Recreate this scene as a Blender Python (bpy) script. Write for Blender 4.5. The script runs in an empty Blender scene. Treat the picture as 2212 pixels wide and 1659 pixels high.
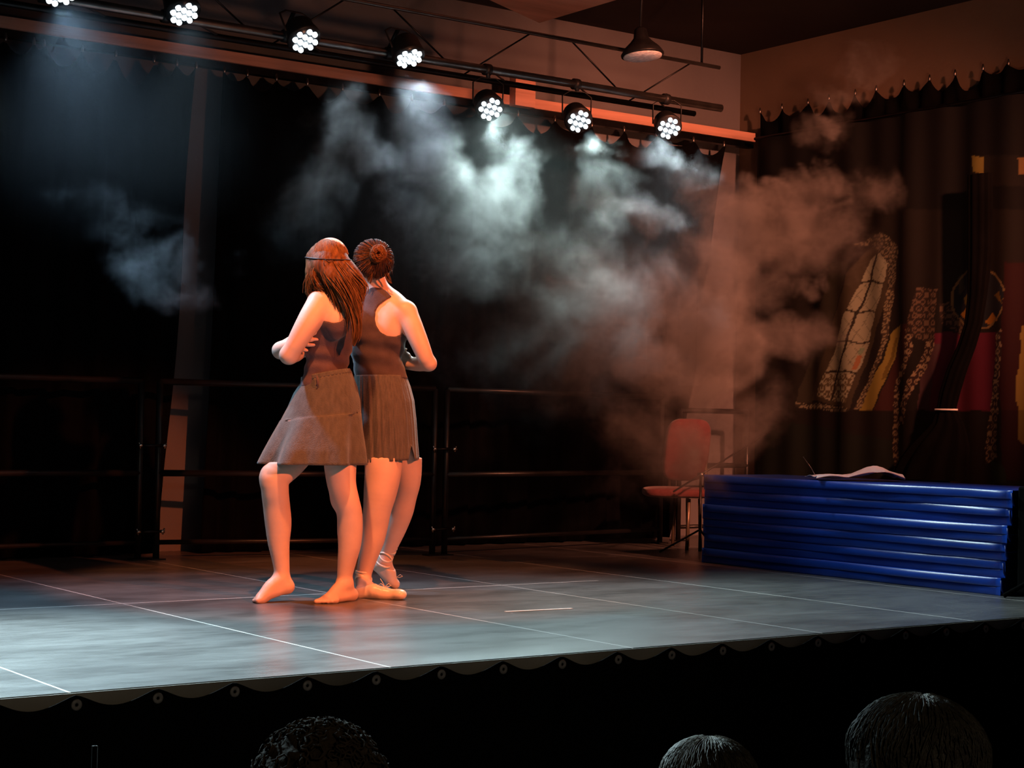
import bpy, math, random
import numpy as np
from mathutils import Vector, Matrix
random.seed(7); RNG = np.random.default_rng(7)
SC = bpy.context.scene
COL = SC.collection
# ------------------------------------------------------------------ camera
F, YAW, PITCH, ROLL = 3722.0, math.radians(35.8), math.radians(1.34), math.radians(1.065)
CAM = np.array([0, 0, .82])
def _basis():
    cy, sy, cp, sp = math.cos(YAW), math.sin(YAW), math.cos(PITCH), math.sin(PITCH)
    fwd = np.array([sy*cp, cy*cp, sp]); right = np.array([cy, -sy, 0.]); up = np.cross(right, fwd)
    c, s = math.cos(ROLL), math.sin(ROLL)
    return np.array([c*right+s*up, -(-s*right+c*up), fwd])
MB = _basis()
cam = bpy.data.cameras.new('camera'); camo = bpy.data.objects.new('camera', cam); COL.objects.link(camo)
cam.sensor_width = 36; cam.lens = F*36/2212; cam.clip_end = 200; cam.clip_start = .05
m4 = Matrix(((MB[0][0], -MB[1][0], -MB[2][0], CAM[0]), (MB[0][1], -MB[1][1], -MB[2][1], CAM[1]), (MB[0][2], -MB[1][2], -MB[2][2], CAM[2]), (0, 0, 0, 1)))
camo.matrix_world = m4
SC.camera = camo
# ------------------------------------------------------------------ world, exposure
w = bpy.data.worlds.new('world'); SC.world = w; w.use_nodes = True
w.node_tree.nodes['Background'].inputs[0].default_value = (.80, .74, .88, 1)
w.node_tree.nodes['Background'].inputs[1].default_value = .030
SC.view_settings.view_transform = 'Standard'; SC.view_settings.look = 'None'
SC.view_settings.exposure = 0; SC.view_settings.gamma = 1
SC.cycles.use_denoising = True
SC.cycles.max_bounces = 4; SC.cycles.diffuse_bounces = 2; SC.cycles.glossy_bounces = 2; SC.cycles.volume_bounces = 0
SC.cycles.use_adaptive_sampling = True; SC.cycles.adaptive_threshold = .05
SC.cycles.volume_step_rate = 3.0; SC.cycles.volume_max_steps = 256
# ------------------------------------------------------------------ stage lights out front (off-frame front-of-house floods) and an added fill
def spot(name, loc, target, col, power, size_deg, blend=.5, radius=.08, parent=None):
    L = bpy.data.lights.new(name, 'SPOT'); L.color = col; L.energy = power
    L.spot_size = math.radians(size_deg); L.spot_blend = blend; L.shadow_soft_size = radius
    o = bpy.data.objects.new(name, L); COL.objects.link(o)
    o.location = loc
    o.rotation_euler = (Vector(target)-Vector(loc)).to_track_quat('-Z', 'Y').to_euler()
    if parent is not None:
        o.parent = parent
    return o
spot('key_spotlight', (2.98, 5.45, 3.66), (4.1, 6.95, .6), (1, .27, .085), 640, 42, .35, .05)
spot('front_spotlight', (4.7, .8, 3.3), (4.15, 6.95, .72), (1, .19, .06), 1900, 19, .4, .06)
spot('wash_spotlight', (6.6, 2.6, 3.5), (7.9, 8.2, 1.9), (1, .29, .15), 2700, 46, .9, .12)
spot('upward_spotlight', (4.3, 2.6, 1.0), (7.2, 9.0, 4.2), (1, .36, .18), 330, 66, .9, .10)
spot('edge_fill_light', (0.5, -3.2, 2.6), (2.6, 4.9, -.1), (1, .80, .55), 130, 34, .9, .2)  # added fill, brightens the stage front edge

# ------------------------------------------------------------------ pixel -> place helpers
def ray(px, py): return MB.T @ np.array([(px-1106)/F, (py-829.5)/F, 1.])
def onz(px, py, z=0.): d = ray(px, py); return CAM+d*(z-CAM[2])/d[2]
def onx(px, py, x): d = ray(px, py); return CAM+d*x/d[0]
def ony(px, py, y): d = ray(px, py); return CAM+d*y/d[1]
def ond(px, py, D): return CAM+ray(px, py)*D
FW = np.array([math.sin(YAW), math.cos(YAW), 0.]); RT = np.array([math.cos(YAW), -math.sin(YAW), 0.]); UP = np.array([0, 0, 1.])

# ------------------------------------------------------------------ materials
def mat(name, col, rough=.6, spec=.5, metal=0, noise=None, bump=None, sheen=0, sss=0, emit=None, aniso=0, coat=0):
    m = bpy.data.materials.new(name); m.use_nodes = True; nt = m.node_tree; b = nt.nodes['Principled BSDF']
    b.inputs['Base Color'].default_value = (*col, 1); b.inputs['Roughness'].default_value = rough
    b.inputs['Specular IOR Level'].default_value = spec; b.inputs['Metallic'].default_value = metal
    if sheen: b.inputs['Sheen Weight'].default_value = sheen
    if coat: b.inputs['Coat Weight'].default_value = coat
    if sss:
        b.inputs['Subsurface Weight'].default_value = sss; b.inputs['Subsurface Radius'].default_value = (.02, .008, .004)
        b.inputs['Subsurface Scale'].default_value = .5
    if emit: b.inputs['Emission Color'].default_value = (*emit[0], 1); b.inputs['Emission Strength'].default_value = emit[1]
    tc = nt.nodes.new('ShaderNodeTexCoord')
    if noise:
        sc, amt = noise[:2]
        n = nt.nodes.new('ShaderNodeTexNoise'); n.inputs['Scale'].default_value = sc; n.inputs['Detail'].default_value = 6
        mp = nt.nodes.new('ShaderNodeMapping')
        if len(noise) > 2: mp.inputs['Scale'].default_value = noise[2]
        nt.links.new(tc.outputs['Object'], mp.inputs[0]); nt.links.new(mp.outputs[0], n.inputs['Vector'])
        r = nt.nodes.new('ShaderNodeValToRGB')
        r.color_ramp.elements[0].position = .3; r.color_ramp.elements[1].position = .7
        r.color_ramp.elements[0].color = (*[c*(1-amt) for c in col], 1); r.color_ramp.elements[1].color = (*[min(1, c*(1+amt)) for c in col], 1)
        nt.links.new(n.outputs[0], r.inputs[0]); nt.links.new(r.outputs[0], b.inputs['Base Color'])
    if bump:
        n2 = nt.nodes.new('ShaderNodeTexNoise'); n2.inputs['Scale'].default_value = bump[0]; n2.inputs['Detail'].default_value = 4
        if len(bump) > 2:
            mp2 = nt.nodes.new('ShaderNodeMapping'); mp2.inputs['Scale'].default_value = bump[2]
            nt.links.new(tc.outputs['Object'], mp2.inputs[0]); nt.links.new(mp2.outputs[0], n2.inputs['Vector'])
        else: nt.links.new(tc.outputs['Object'], n2.inputs['Vector'])
        bn = nt.nodes.new('ShaderNodeBump'); bn.inputs['Strength'].default_value = bump[1]; bn.inputs['Distance'].default_value = .01
        nt.links.new(n2.outputs[0], bn.inputs['Height']); nt.links.new(bn.outputs[0], b.inputs['Normal'])
    return m
M = {}
M['skin'] = mat('skin', (.72, .50, .40), .5, .4, noise=(9, .08))
M['black_cloth'] = mat('black_stage_cloth', (.0025, .0025, .003), .95, .04, noise=(6, .3), bump=(60, .3))
M['blackout'] = mat('blackout_cloth', (.003, .003, .003), .95, .05, noise=(6, .3))
M['white_wall'] = mat('painted_wall', (.15, .145, .155), .9, .2, noise=(1.2, .12), bump=(40, .15))
M['side_wall'] = mat('side_wall_warm_lit', (.17, .12, .085), .9, .2, noise=(1.2, .12), bump=(40, .15))  # orange light on the header is mixed into this wall colour
M['ceiling'] = mat('ceiling_paint', (.045, .036, .032), .95, .1, noise=(.8, .3), bump=(20, .2))
M['hall_floor'] = mat('hall_floor_vinyl', (.012, .011, .011), .7, .2, noise=(2, .3))
M['beam_wood'] = mat('painted_plank', (.56, .28, .20), .7, .3, noise=(3, .25, (.3, 3, 6)), bump=(20, .2, (.3, 4, 4)))
M['dark_metal'] = mat('dark_metal', (.03, .03, .032), .4, .5, 1, noise=(12, .3))
M['steel'] = mat('galvanised_steel', (.30, .29, .28), .35, .5, 1, noise=(10, .25))
M['rail_paint'] = mat('black_rail_paint', (.010, .010, .010), .35, .4, 0, noise=(15, .3))
M['bright_bolt'] = mat('zinc_bolt', (.8, .78, .72), .25, .5, 1, noise=(40, .1))
M['can_body'] = mat('black_lamp_body', (.012, .012, .013), .45, .4, noise=(20, .3))
M['lens'] = mat('lit_lens', (.9, .95, 1), .2, .5, noise=(30, .02), emit=((.80, .93, 1), 5))
M['lens_face'] = mat('lamp_face', (.03, .035, .04), .25, .5, noise=(30, .2))
M['dead_lens'] = mat('unlit_reflector_glass', (.85, .82, .88), .25, .8, .0, noise=(40, .2), bump=(45, .6))
M['mat_blue'] = mat('blue_vinyl', (.009, .055, .40), .28, .5, noise=(3, .2), bump=(5, .10, (3, .6, 3)))
M['mat_edge'] = mat('blue_vinyl_seam', (.006, .03, .25), .45, .4, noise=(8, .2))
M['paper'] = mat('crumpled_paper', (.62, .62, .66), .8, .2, noise=(5, .05), bump=(14, .3))
M['red_fabric'] = mat('red_chair_fabric', (.15, .035, .035), .8, .2, noise=(40, .15), bump=(120, .3), sheen=.2)
M['chair_leg'] = mat('chair_leg_metal', (.22, .17, .12), .4, .5, .6, noise=(10, .2))
M['tape'] = mat('white_floor_tape', (.85, .80, .76), .5, .4, noise=(30, .08))
M['tank'] = mat('dark_jersey', (.078, .050, .062), .75, .3, noise=(30, .15), bump=(160, .2), sheen=.25)
M['tank2'] = mat('black_ribbed_jersey', (.066, .045, .048), .75, .3, noise=(30, .15), bump=(90, .25, (6, 6, 1)), sheen=.25)
M['skirt'] = mat('black_crepe', (.085, .082, .072), .8, .2, noise=(60, .2, (1, 1, .3)), bump=(200, .4), sheen=.3)
M['skirt2'] = mat('sheer_black_chiffon', (.088, .080, .072), .75, .2, noise=(40, .25, (3, 3, .3)), bump=(150, .3), sheen=.3)
M['hair_brown'] = mat('brown_hair', (.12, .050, .018), .62, .12, noise=(70, .55, (1, 1, .12)), bump=(120, .5, (1, 1, .12)))
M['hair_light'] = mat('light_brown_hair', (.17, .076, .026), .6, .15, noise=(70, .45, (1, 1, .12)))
M['hair_dark'] = mat('dark_brown_hair', (.045, .019, .012), .6, .3, noise=(70, .55), bump=(110, .5))
M['band'] = mat('headband_cord', (.02, .012, .01), .5, .4, noise=(30, .2))
M['band_gem'] = mat('headband_beads', (.7, .66, .66), .2, .8, .4, noise=(60, .1))
M['satin'] = mat('pointe_shoe_satin', (.92, .72, .56), .30, .5, noise=(20, .08), bump=(30, .2), sheen=.3)
M['ribbon'] = mat('satin_ribbon', (.98, .82, .64), .35, .5, noise=(30, .08))
M['aud_hair'] = mat('audience_hair', (.035, .024, .014), .75, .12, noise=(60, .5), bump=(90, .5))
M['aud_hair2'] = mat('audience_dark_hair', (.030, .025, .016), .55, .22, noise=(60, .5), bump=(90, .5))
M['aud_skin'] = mat('audience_skin', (.45, .30, .22), .6, .3, noise=(8, .1))
M['aud_cloth'] = mat('audience_clothing', (.012, .012, .014), .9, .1, noise=(20, .2))
M['grommet'] = mat('grommet_metal', (.26, .24, .22), .6, .5, .1, noise=(60, .2))
M['glint'] = mat('polished_silver', (.9, .9, .9), .1, .8, 1, noise=(60, .05))

def smooth(me, on=True):
    me.polygons.foreach_set('use_smooth', [on]*len(me.polygons))
def wloc(o):
    p = Vector((0, 0, 0))
    while o is not None: p = p+Vector(o.location); o = o.parent
    return p
def obj(name, V, Fc, m, parent=None, sm=True, label=None, origin=None):
    """one mesh object; V in world metres"""
    V = np.asarray(V, dtype=np.float64).reshape(-1, 3)
    base = np.array(wloc(parent)) if parent is not None else np.zeros(3)
    org = np.array(origin, float) if origin is not None else base
    me = bpy.data.meshes.new(name)
    if isinstance(Fc, np.ndarray): Fc = Fc.tolist()
    me.from_pydata((V-org).tolist(), [], Fc); me.update()
    smooth(me, sm)
    if isinstance(m, (list, tuple)):
        for x in m: me.materials.append(x)
    else: me.materials.append(m)
    o = bpy.data.objects.new(name, me); COL.objects.link(o)
    if parent is not None: o.parent = parent
    o.location = Vector(org-base)
    if label: o['label'] = label
    return o
def tag(o, label, cat, group=None, kind=None):
    o['label'] = label; o['category'] = cat
    if group: o['group'] = group
    if kind: o['kind'] = kind
    return o
def thing(name, loc, label, cat, group=None):
    o = bpy.data.objects.new(name, None); COL.objects.link(o); o.location = loc; o.empty_display_size = .1
    return tag(o, label, cat, group)
def struct(name, V, Fc, m, sm=False):
    o = obj(name, V, Fc, m, None, sm); o['kind'] = 'structure'; return o
class G:
    """vertex/face collector"""
    def __init__(s): s.v = []; s.f = []
    def add(s, V, Fc):
        b = len(s.v); s.v += [tuple(map(float, p)) for p in V]; s.f += [tuple(b+i for i in f) for f in Fc]; return s
    def box(s, x0, x1, y0, y1, z0, z1):
        return s.add([(x, y, z) for x in (x0, x1) for y in (y0, y1) for z in (z0, z1)],
                     [(0, 1, 3, 2), (4, 6, 7, 5), (0, 4, 5, 1), (2, 3, 7, 6), (0, 2, 6, 4), (1, 5, 7, 3)])
    def tube(s, pts, r, n=8, cap=True, flat=None):
        pts = [np.array(p, float) for p in pts]
        rr = list(r) if isinstance(r, (list, tuple, np.ndarray)) else [r]*len(pts)
        rings = []; prev = None
        for i, p in enumerate(pts):
            t = pts[min(i+1, len(pts)-1)]-pts[max(i-1, 0)]; t = t/(np.linalg.norm(t)+1e-9)
            if prev is None:
                a = np.array([0, 0, 1.]) if abs(t[2]) < .9 else np.array([1., 0, 0])
                x = np.cross(t, a)
            else: x = prev-t*np.dot(prev, t)
            x /= np.linalg.norm(x)+1e-9; prev = x; y = np.cross(t, x)
            k = flat if flat else 1
            rings.append([p+rr[i]*(math.cos(2*math.pi*j/n)*x+k*math.sin(2*math.pi*j/n)*y) for j in range(n)])
        V = [q for R_ in rings for q in R_]; Fc = []
        for i in range(len(rings)-1):
            for j in range(n):
                Fc.append((i*n+j, i*n+(j+1) % n, (i+1)*n+(j+1) % n, (i+1)*n+j))
        if cap: Fc.append(tuple(range(n))[::-1]); Fc.append(tuple((len(rings)-1)*n+j for j in range(n)))
        return s.add(V, Fc)
    def lathe(s, c, axis, prof, n=24):
        """prof: (distance along axis, radius)"""
        c = np.array(c, float); a = np.array(axis, float); a /= np.linalg.norm(a)
        x = np.cross(a, (0, 0, 1.) if abs(a[2]) < .9 else (1., 0, 0)); x /= np.linalg.norm(x); y = np.cross(a, x)
        V = [c+a*d+r*(math.cos(2*math.pi*j/n)*x+math.sin(2*math.pi*j/n)*y) for d, r in prof for j in range(n)]
        Fc = [(i*n+j, i*n+(j+1) % n, (i+1)*n+(j+1) % n, (i+1)*n+j) for i in range(len(prof)-1) for j in range(n)]
        Fc += [tuple(range(n))[::-1], tuple((len(prof)-1)*n+j for j in range(n))]
        return s.add(V, Fc)
    def build(s, name, m, parent=None, sm=False, label=None, origin=None): return obj(name, s.v, s.f, m, parent, sm, label, origin)
def grid(fn, nu, nv):
    V = [fn(i/nu, j/nv) for j in range(nv+1) for i in range(nu+1)]
    Fc = [(j*(nu+1)+i, j*(nu+1)+i+1, (j+1)*(nu+1)+i+1, (j+1)*(nu+1)+i) for j in range(nv) for i in range(nu)]
    return V, Fc
def bevel(o, wd, seg=2):
    b = o.modifiers.new('bevel', 'BEVEL'); b.width = wd; b.segments = seg; b.limit_method = 'ANGLE'; return o
def solid(o, t):
    b = o.modifiers.new('solidify', 'SOLIDIFY'); b.thickness = t; b.offset = 0; return o

# ================================================================== SETTING
# stage floor: grey-black dance floor modules with worn seams
def floor_material():
    m = bpy.data.materials.new('stage_vinyl'); m.use_nodes = True; nt = m.node_tree; L = nt.links; b = nt.nodes['Principled BSDF']
    tc = nt.nodes.new('ShaderNodeTexCoord'); sep = nt.nodes.new('ShaderNodeSeparateXYZ'); L.new(tc.outputs['Object'], sep.inputs[0])
    def math_(op, a, bb=None, cc=None):
        n = nt.nodes.new('ShaderNodeMath'); n.operation = op
        for i, q in enumerate((a, bb, cc)):
            if q is None: continue
            if isinstance(q, (int, float)): n.inputs[i].default_value = q
            else: L.new(q, n.inputs[i])
        return n.outputs[0]
    def noise(sc, det=5, scale3=None, rough=.55):
        n = nt.nodes.new('ShaderNodeTexNoise'); n.inputs['Scale'].default_value = sc; n.inputs['Detail'].default_value = det; n.inputs['Roughness'].default_value = rough
        if scale3:
            mp = nt.nodes.new('ShaderNodeMapping'); mp.inputs['Scale'].default_value = scale3
            L.new(tc.outputs['Object'], mp.inputs[0]); L.new(mp.outputs[0], n.inputs['Vector'])
        else: L.new(tc.outputs['Object'], n.inputs['Vector'])
        return n.outputs[0]
    seam = None
    for x, wd in ((1.953, .0045), (3.07, .0042), (4.125, .004), (5.12, .0038), (6.06, .0055), (7.01, .005), (8.02, .004)):
        d = math_('LESS_THAN', math_('ABSOLUTE', math_('SUBTRACT', sep.outputs[0], x)), wd)
        seam = d if seam is None else math_('MAXIMUM', seam, d)
    dy = math_('LESS_THAN', math_('ABSOLUTE', math_('SUBTRACT', sep.outputs[1], 7.157)), .007)
    dy = math_('MULTIPLY', dy, math_('LESS_THAN', sep.outputs[0], 5.75))
    seam = math_('MAXIMUM', seam, dy)
    wear = noise(1.6, 3); wr = nt.nodes.new('ShaderNodeMapRange'); wr.inputs[1].default_value = .12; wr.inputs[2].default_value = .52; L.new(wear, wr.inputs[0])
    seam = math_('MULTIPLY', seam, wr.outputs[0])
    n1 = noise(1.7, 6, (1, 2.2, 1)); n2 = noise(7, 8, (1, 3, 1), .7)
    mix = math_('ADD', math_('MULTIPLY', n1, .6), math_('MULTIPLY', n2, .4))
    cr = nt.nodes.new('ShaderNodeValToRGB'); cr.color_ramp.elements[0].position = .38; cr.color_ramp.elements[1].position = .66
    cr.color_ramp.elements[0].color = (.062, .059, .058, 1); cr.color_ramp.elements[1].color = (.150, .146, .144, 1); L.new(mix, cr.inputs[0])
    # scattered pale specks
    vo = nt.nodes.new('ShaderNodeTexVoronoi'); vo.inputs['Scale'].default_value = 2.6; L.new(tc.outputs['Object'], vo.inputs['Vector'])
    sp = math_('LESS_THAN', vo.outputs['Distance'], .014)
    mx = nt.nodes.new('ShaderNodeMix'); mx.data_type = 'RGBA'; L.new(math_('MAXIMUM', seam, math_('MULTIPLY', sp, .7)), mx.inputs[0])
    L.new(cr.outputs[0], mx.inputs[6]); mx.inputs[7].default_value = (.62, .60, .57, 1); L.new(mx.outputs[2], b.inputs['Base Color'])
    rr = nt.nodes.new('ShaderNodeMapRange'); rr.inputs[3].default_value = .23; rr.inputs[4].default_value = .36; L.new(mix, rr.inputs[0]); L.new(rr.outputs[0], b.inputs['Roughness'])
    b.inputs['Specular IOR Level'].default_value = .5
    # embossed dots
    vd = nt.nodes.new('ShaderNodeTexVoronoi'); vd.inputs['Scale'].default_value = 110; vd.inputs['Randomness'].default_value = 0; L.new(tc.outputs['Object'], vd.inputs['Vector'])
    hb = math_('ADD', math_('MULTIPLY', vd.outputs['Distance'], .5), math_('MULTIPLY', noise(5, 4), .3))
    bn = nt.nodes.new('ShaderNodeBump'); bn.inputs['Strength'].default_value = .12; bn.inputs['Distance'].default_value = .01
    L.new(hb, bn.inputs['Height']); L.new(bn.outputs[0], b.inputs['Normal'])
    return m
M['stage'] = floor_material()
YF = 4.925
g = G().box(-1.5, 9.25, YF, 9.85, -.09, 0); o = g.build('floor', M['stage']); o['kind'] = 'structure'
g = G().box(-1.5, 9.25, YF+.03, YF+.09, -1.05, -.091); M['riser'] = mat('stage_riser_boards', (.16, .15, .14), .7, .3, noise=(2, .5, (3, 1, 1)))
o = g.build('wall_stage_riser', M['riser']); o['kind'] = 'structure'
M['edge'] = mat('stage_edge_profile', (.26, .24, .20), .6, .3, noise=(1.1, .5, (1, 1, 1)))
g = G().box(-1.5, 9.2, YF-.006, YF-.001, -.075, -.003); o = g.build('trim_5', M['edge']); o['kind'] = 'structure'
g = G().box(-3, 9.3, -4, 9.9, -1.15, -1.05); o = g.build('floor_hall', M['hall_floor']); o['kind'] = 'structure'
g = G().box(-3, 9.3, 9.85, 9.97, -1.05, 3.76); o = g.build('wall_back', M['white_wall']); o['kind'] = 'structure'
g = G().box(9.25, 9.37, -4, 9.97, -1.05, 3.76); o = g.build('wall_right', M['side_wall']); o['kind'] = 'structure'
g = G().box(-3.12, -3, -4, 9.97, -1.05, 3.76); o = g.build('wall_left', M['ceiling']); o['kind'] = 'structure'
g = G().box(-3.12, 9.37, -4, 9.97, 3.74, 3.86); o = g.build('ceiling', M['ceiling']); o['kind'] = 'structure'
# ceiling beam running out to the hall, end cut skew to draw a shadow edge
V = [(4.9, 7.95, 3.35), (6.42, 8.68, 3.35), (6.42, -2, 3.35), (4.9, -2, 3.35)]
V += [(x, y, 3.745) for x, y, z in V]
o = struct('trim_1', V, [(0, 1, 2, 3), (4, 7, 6, 5), (0, 4, 5, 1), (1, 5, 6, 2), (2, 6, 7, 3), (3, 7, 4, 0)], M['beam_wood'])
# ledge plank above the back curtains + a dark strip below it
g = G().box(-1.5, 9.2, 9.62, 9.70, 3.022, 3.088); o = g.build('trim_2', M['beam_wood']); o['kind'] = 'structure'
g = G().box(-1.5, 9.2, 9.64, 9.70, 2.975, 3.02); o = g.build('trim_3', M['dark_metal']); o['kind'] = 'structure'
# brace block on the plank beside the fifth lamp
a = ony(1148, 178, 9.6); b_ = ony(1140, 228, 9.6)
g = G().box(a[0]-.17, a[0]+.0, 9.55, 9.62, b_[2]-.02, a[2]+.02); o = g.build('trim_4', M['beam_wood']); o['kind'] = 'structure'

# ================================================================== CURTAINS
def curtain(name, axis, fixed, hooks, s0, s1, e0, e1, ztop, zbot, label, sag=.06, amp=.028, wl=.17, seed=1, matn='black_cloth'):
    """hanging cloth; hooks = positions along the axis; s0,s1 start pos top/bottom; e0,e1 end pos top/bottom"""
    rs = np.random.default_rng(seed); hooks = sorted(hooks); ph = rs.uniform(0, 6, 5)
    root = thing(name, (0, 0, 0), label, 'curtain')
    mid = (s0+e0)/2
    root.location = (mid, fixed, 0) if axis == 'x' else (fixed, mid, 0)
    sags = {i: rs.uniform(.5, 1.3)*sag for i in range(len(hooks)-1)}
    def fn(u, v):
        pt = s0+(e0-s0)*u; pb = s1+(e1-s1)*u; p = pt+(pb-pt)*v
        z = ztop
        for i in range(len(hooks)-1):
            if hooks[i] <= pt <= hooks[i+1]:
                q = (pt-hooks[i])/(hooks[i+1]-hooks[i]); z = ztop-sags[i]*(1-abs(2*q-1)**2.2)*min(1, (hooks[i+1]-hooks[i])/.22)
        zz = z+(zbot-z)*v
        d = amp*(.35+.65*min(1, v*3))*(math.sin(2*math.pi*p/wl+ph[0])+.5*math.sin(2*math.pi*p/(wl*2.3)+ph[1])+.4*math.sin(2*math.pi*p/(wl*.6)+ph[2]+v*1.3))
        return (p, fixed-d, zz) if axis == 'x' else (fixed-d, p, zz)
    n = int(abs(e0-s0)/.022)
    V, Fc = grid(fn, n, 26)
    solid(obj('cloth', V, Fc, M[matn], root), .004)
    for h in hooks:
        c = (h, fixed, ztop) if axis == 'x' else (fixed, h, ztop)
        g = G().lathe((c[0], c[1], c[2]-.012), (0, 0, 1), [(0, .006), (.004, .010), (.02, .010), (.045, .004)], 8)
        g.build('hook', M['steel'], root, True)
    return root
hk = [1.2, 1.55, 1.9, 2.25, 2.6, 2.9, 3.2, 3.5]
for px, py in ((12, 98), (95, 112), (178, 118), (250, 126), (333, 137), (382, 143), (424, 152)): hk.append(ony(px, py, 9.6)[0])
sx0 = ony(424, 160, 9.6)[0]; sx1 = ony(342, 1210, 9.6)[0]
curtain('stage_curtain', 'x', 9.6, [h for h in hk if h < sx0], -1.4, -1.4, sx0, sx1, 2.955, .012, 'wide black stage curtain hanging left of the pale gap along the back wall', .13, seed=2)
tx0 = ony(482, 178, 9.6)[0]; tx1 = ony(428, 1210, 9.6)[0]
ex0 = ony(1567, 290, 9.6)[0]; ex1 = ony(1446, 1000, 9.6)[0]
hk = [ony(px, 190, 9.6)[0] for px in (484, 534, 597, 664, 740, 820, 890, 960, 1040, 1120, 1200, 1280, 1350, 1420, 1500, 1566)]
curtain('stage_curtain', 'x', 9.6, hk, tx0, tx1, ex0, ex1, 2.955, .012, 'wide black stage curtain behind the smoke and the two dancers', .09, seed=4)
hk = [onx(px, 200, 9.1)[1] for px in (1630, 1677, 1733, 1778, 1835, 1880, 1940, 1995, 2050, 2110, 2165, 2230, 2300, 2380)]
hk = sorted(hk)
curtain('stage_curtain', 'y', 9.16, hk, hk[-1], 9.50, 4.9, 4.9, 3.235, .012, 'black curtain hung along the right side wall behind the printed backdrop', .10, seed=5, matn='blackout')

# ================================================================== PRINTED BACKDROP on the right side
def project(P):
    q = (P-CAM) @ MB.T
    return 1106+F*q[:, 0]/q[:, 2], 829.5+F*q[:, 1]/q[:, 2]
def inpoly(x, y, poly):
    r = np.zeros(len(x), bool); n = len(poly)
    for i in range(n):
        x0, y0 = poly[i]; x1, y1 = poly[(i+1) % n]
        c = ((y0 > y) != (y1 > y)) & (x < (x1-x0)*(y-y0)/((y1-y0) or 1e-9)+x0); r ^= c
    return r
def z7(*pts): return [(1560+a/2.514, 400+b/2.514) for a, b in pts]
def backdrop():
    XB = 9.06; Y0, Y1, Z0, Z1 = 5.75, 9.46, .03, 3.0; st = .009
    ny, nz = int((Y1-Y0)/st), int((Z1-Z0)/st)
    yy = np.linspace(Y1, Y0, ny+1); zz = np.linspace(Z0, Z1, nz+1)
    Yg, Zg = np.meshgrid(yy, zz)
    wob = .02*np.sin(Yg*9+.6*np.sin(Zg*2))+.012*np.sin(Yg*23+1)
    V = np.stack([XB-wob, Yg, Zg], -1).reshape(-1, 3)
    px, py = project(np.stack([np.full(Yg.size, XB), Yg.ravel(), Zg.ravel()], -1))
    # gentle irregular waviness of the printed lines
    qx = px+1.6*np.sin(py/21.)+.8*np.sin(py/7.+px/30); qy = py+1.2*np.sin(px/9.)
    col = np.tile(np.array([.022, .016, .012]), (len(px), 1))
    def put(poly, c, f=1.):
        k = inpoly(qx, qy, poly); col[k] = col[k]*(1-f)+np.array(c)*f; return k
    def orn(k, c1, c2, s=9.):
        a = np.abs(np.sin(px[k]/s*math.pi)+np.sin(py[k]/s*math.pi*1.0)) ; b = np.hypot((px[k]/s+ .5*np.floor(py[k]/s)) % 1-.5, (py[k]/s) % 1-.5)
        t = ((b > .22) & (b < .36)) | (a < .18) | (b < .08)
        col[k] = np.where(t[:, None], np.array(c1), np.array(c2))
    put(z7((600, 420), (700, 420), (470, 1180), (400, 1180)), (.07, .055, .035), .8)
    frame = z7((690, 480), (770, 360), (860, 300), (930, 330), (905, 560), (700, 1215), (470, 1165)); k = put(frame, (.10, .07, .04))
    win = z7((745, 520), (800, 400), (880, 350), (905, 400), (868, 530), (790, 850), (685, 1185), (503, 1150), (620, 870)); k = put(win, (.52, .46, .30))
    kk = inpoly(qx, qy, win)
    lat = (np.abs(((qx*.9+qy*.5)/21) % 1-.5) < .03) | (np.abs(((qx*.9-qy*.6)/24) % 1-.5) < .03)
    col[kk & lat] *= .55
    low = z7((558, 1018), (728, 1030), (685, 1185), (503, 1150)); k = inpoly(qx, qy, low); orn(k, (.62, .55, .36), (.20, .14, .07), 13)
    for a, b in (((842, 360), (588, 1170)),):
        d = line_d(qx, qy, *z7(a, b)); col[kk & (d < 2.2)] = (.04, .03, .02)
    for ya in (525, 688, 855, 1020):
        d = np.abs(qy-(400+ya/2.514)-(qx-1880)*.04-1.5*np.sin(qx/6)); col[kk & (d < 2.0)] = (.04, .03, .02)
    put(z7((735, 920), (755, 920), (735, 1000), (712, 1000)), (.55, .16, .04), .8); put(z7((745, 880), (765, 880), (755, 915), (735, 915)), (.18, .36, .2), .6)
    k = put(z7((880, 560), (925, 560), (895, 800), (835, 1000), (765, 1220), (715, 1215), (790, 1060), (850, 880), (868, 760)), (.3, .2, .1)); orn(k, (.46, .34, .18), (.10, .065, .04), 8)
    k = put(z7((860, 250), (960, 340), (925, 560), (885, 560), (900, 420), (820, 330), (700, 330)), (.2, .14, .08), .7); orn(k, (.30, .22, .13), (.06, .045, .03), 9)
    put(z7((905, 800), (975, 760), (915, 960), (870, 1080), (810, 1225), (740, 1225), (800, 1100), (860, 960)), (.46, .31, .06))
    put(z7((925, 830), (940, 830), (885, 1040), (860, 1060)), (.20, .12, .02), .8)
    k = put(z7((400, 1180), (560, 1190), (700, 1215), (690, 1235), (540, 1220), (400, 1205)), (.3, .2, .1)); orn(k, (.42, .33, .2), (.06, .045, .03), 9)
    put(z7((980, 760), (1040, 740), (985, 960), (925, 1090), (915, 1225), (815, 1225), (880, 1080)), (.085, .022, .018))
    put(z7((1140, 800), (1540, 800), (1480, 1000), (1450, 1225), (1090, 1225), (1120, 1050)), (.20, .018, .045))
    put(z7((1120, 860), (1190, 860), (1130, 1225), (1060, 1225)), (.14, .06, .065))
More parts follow.
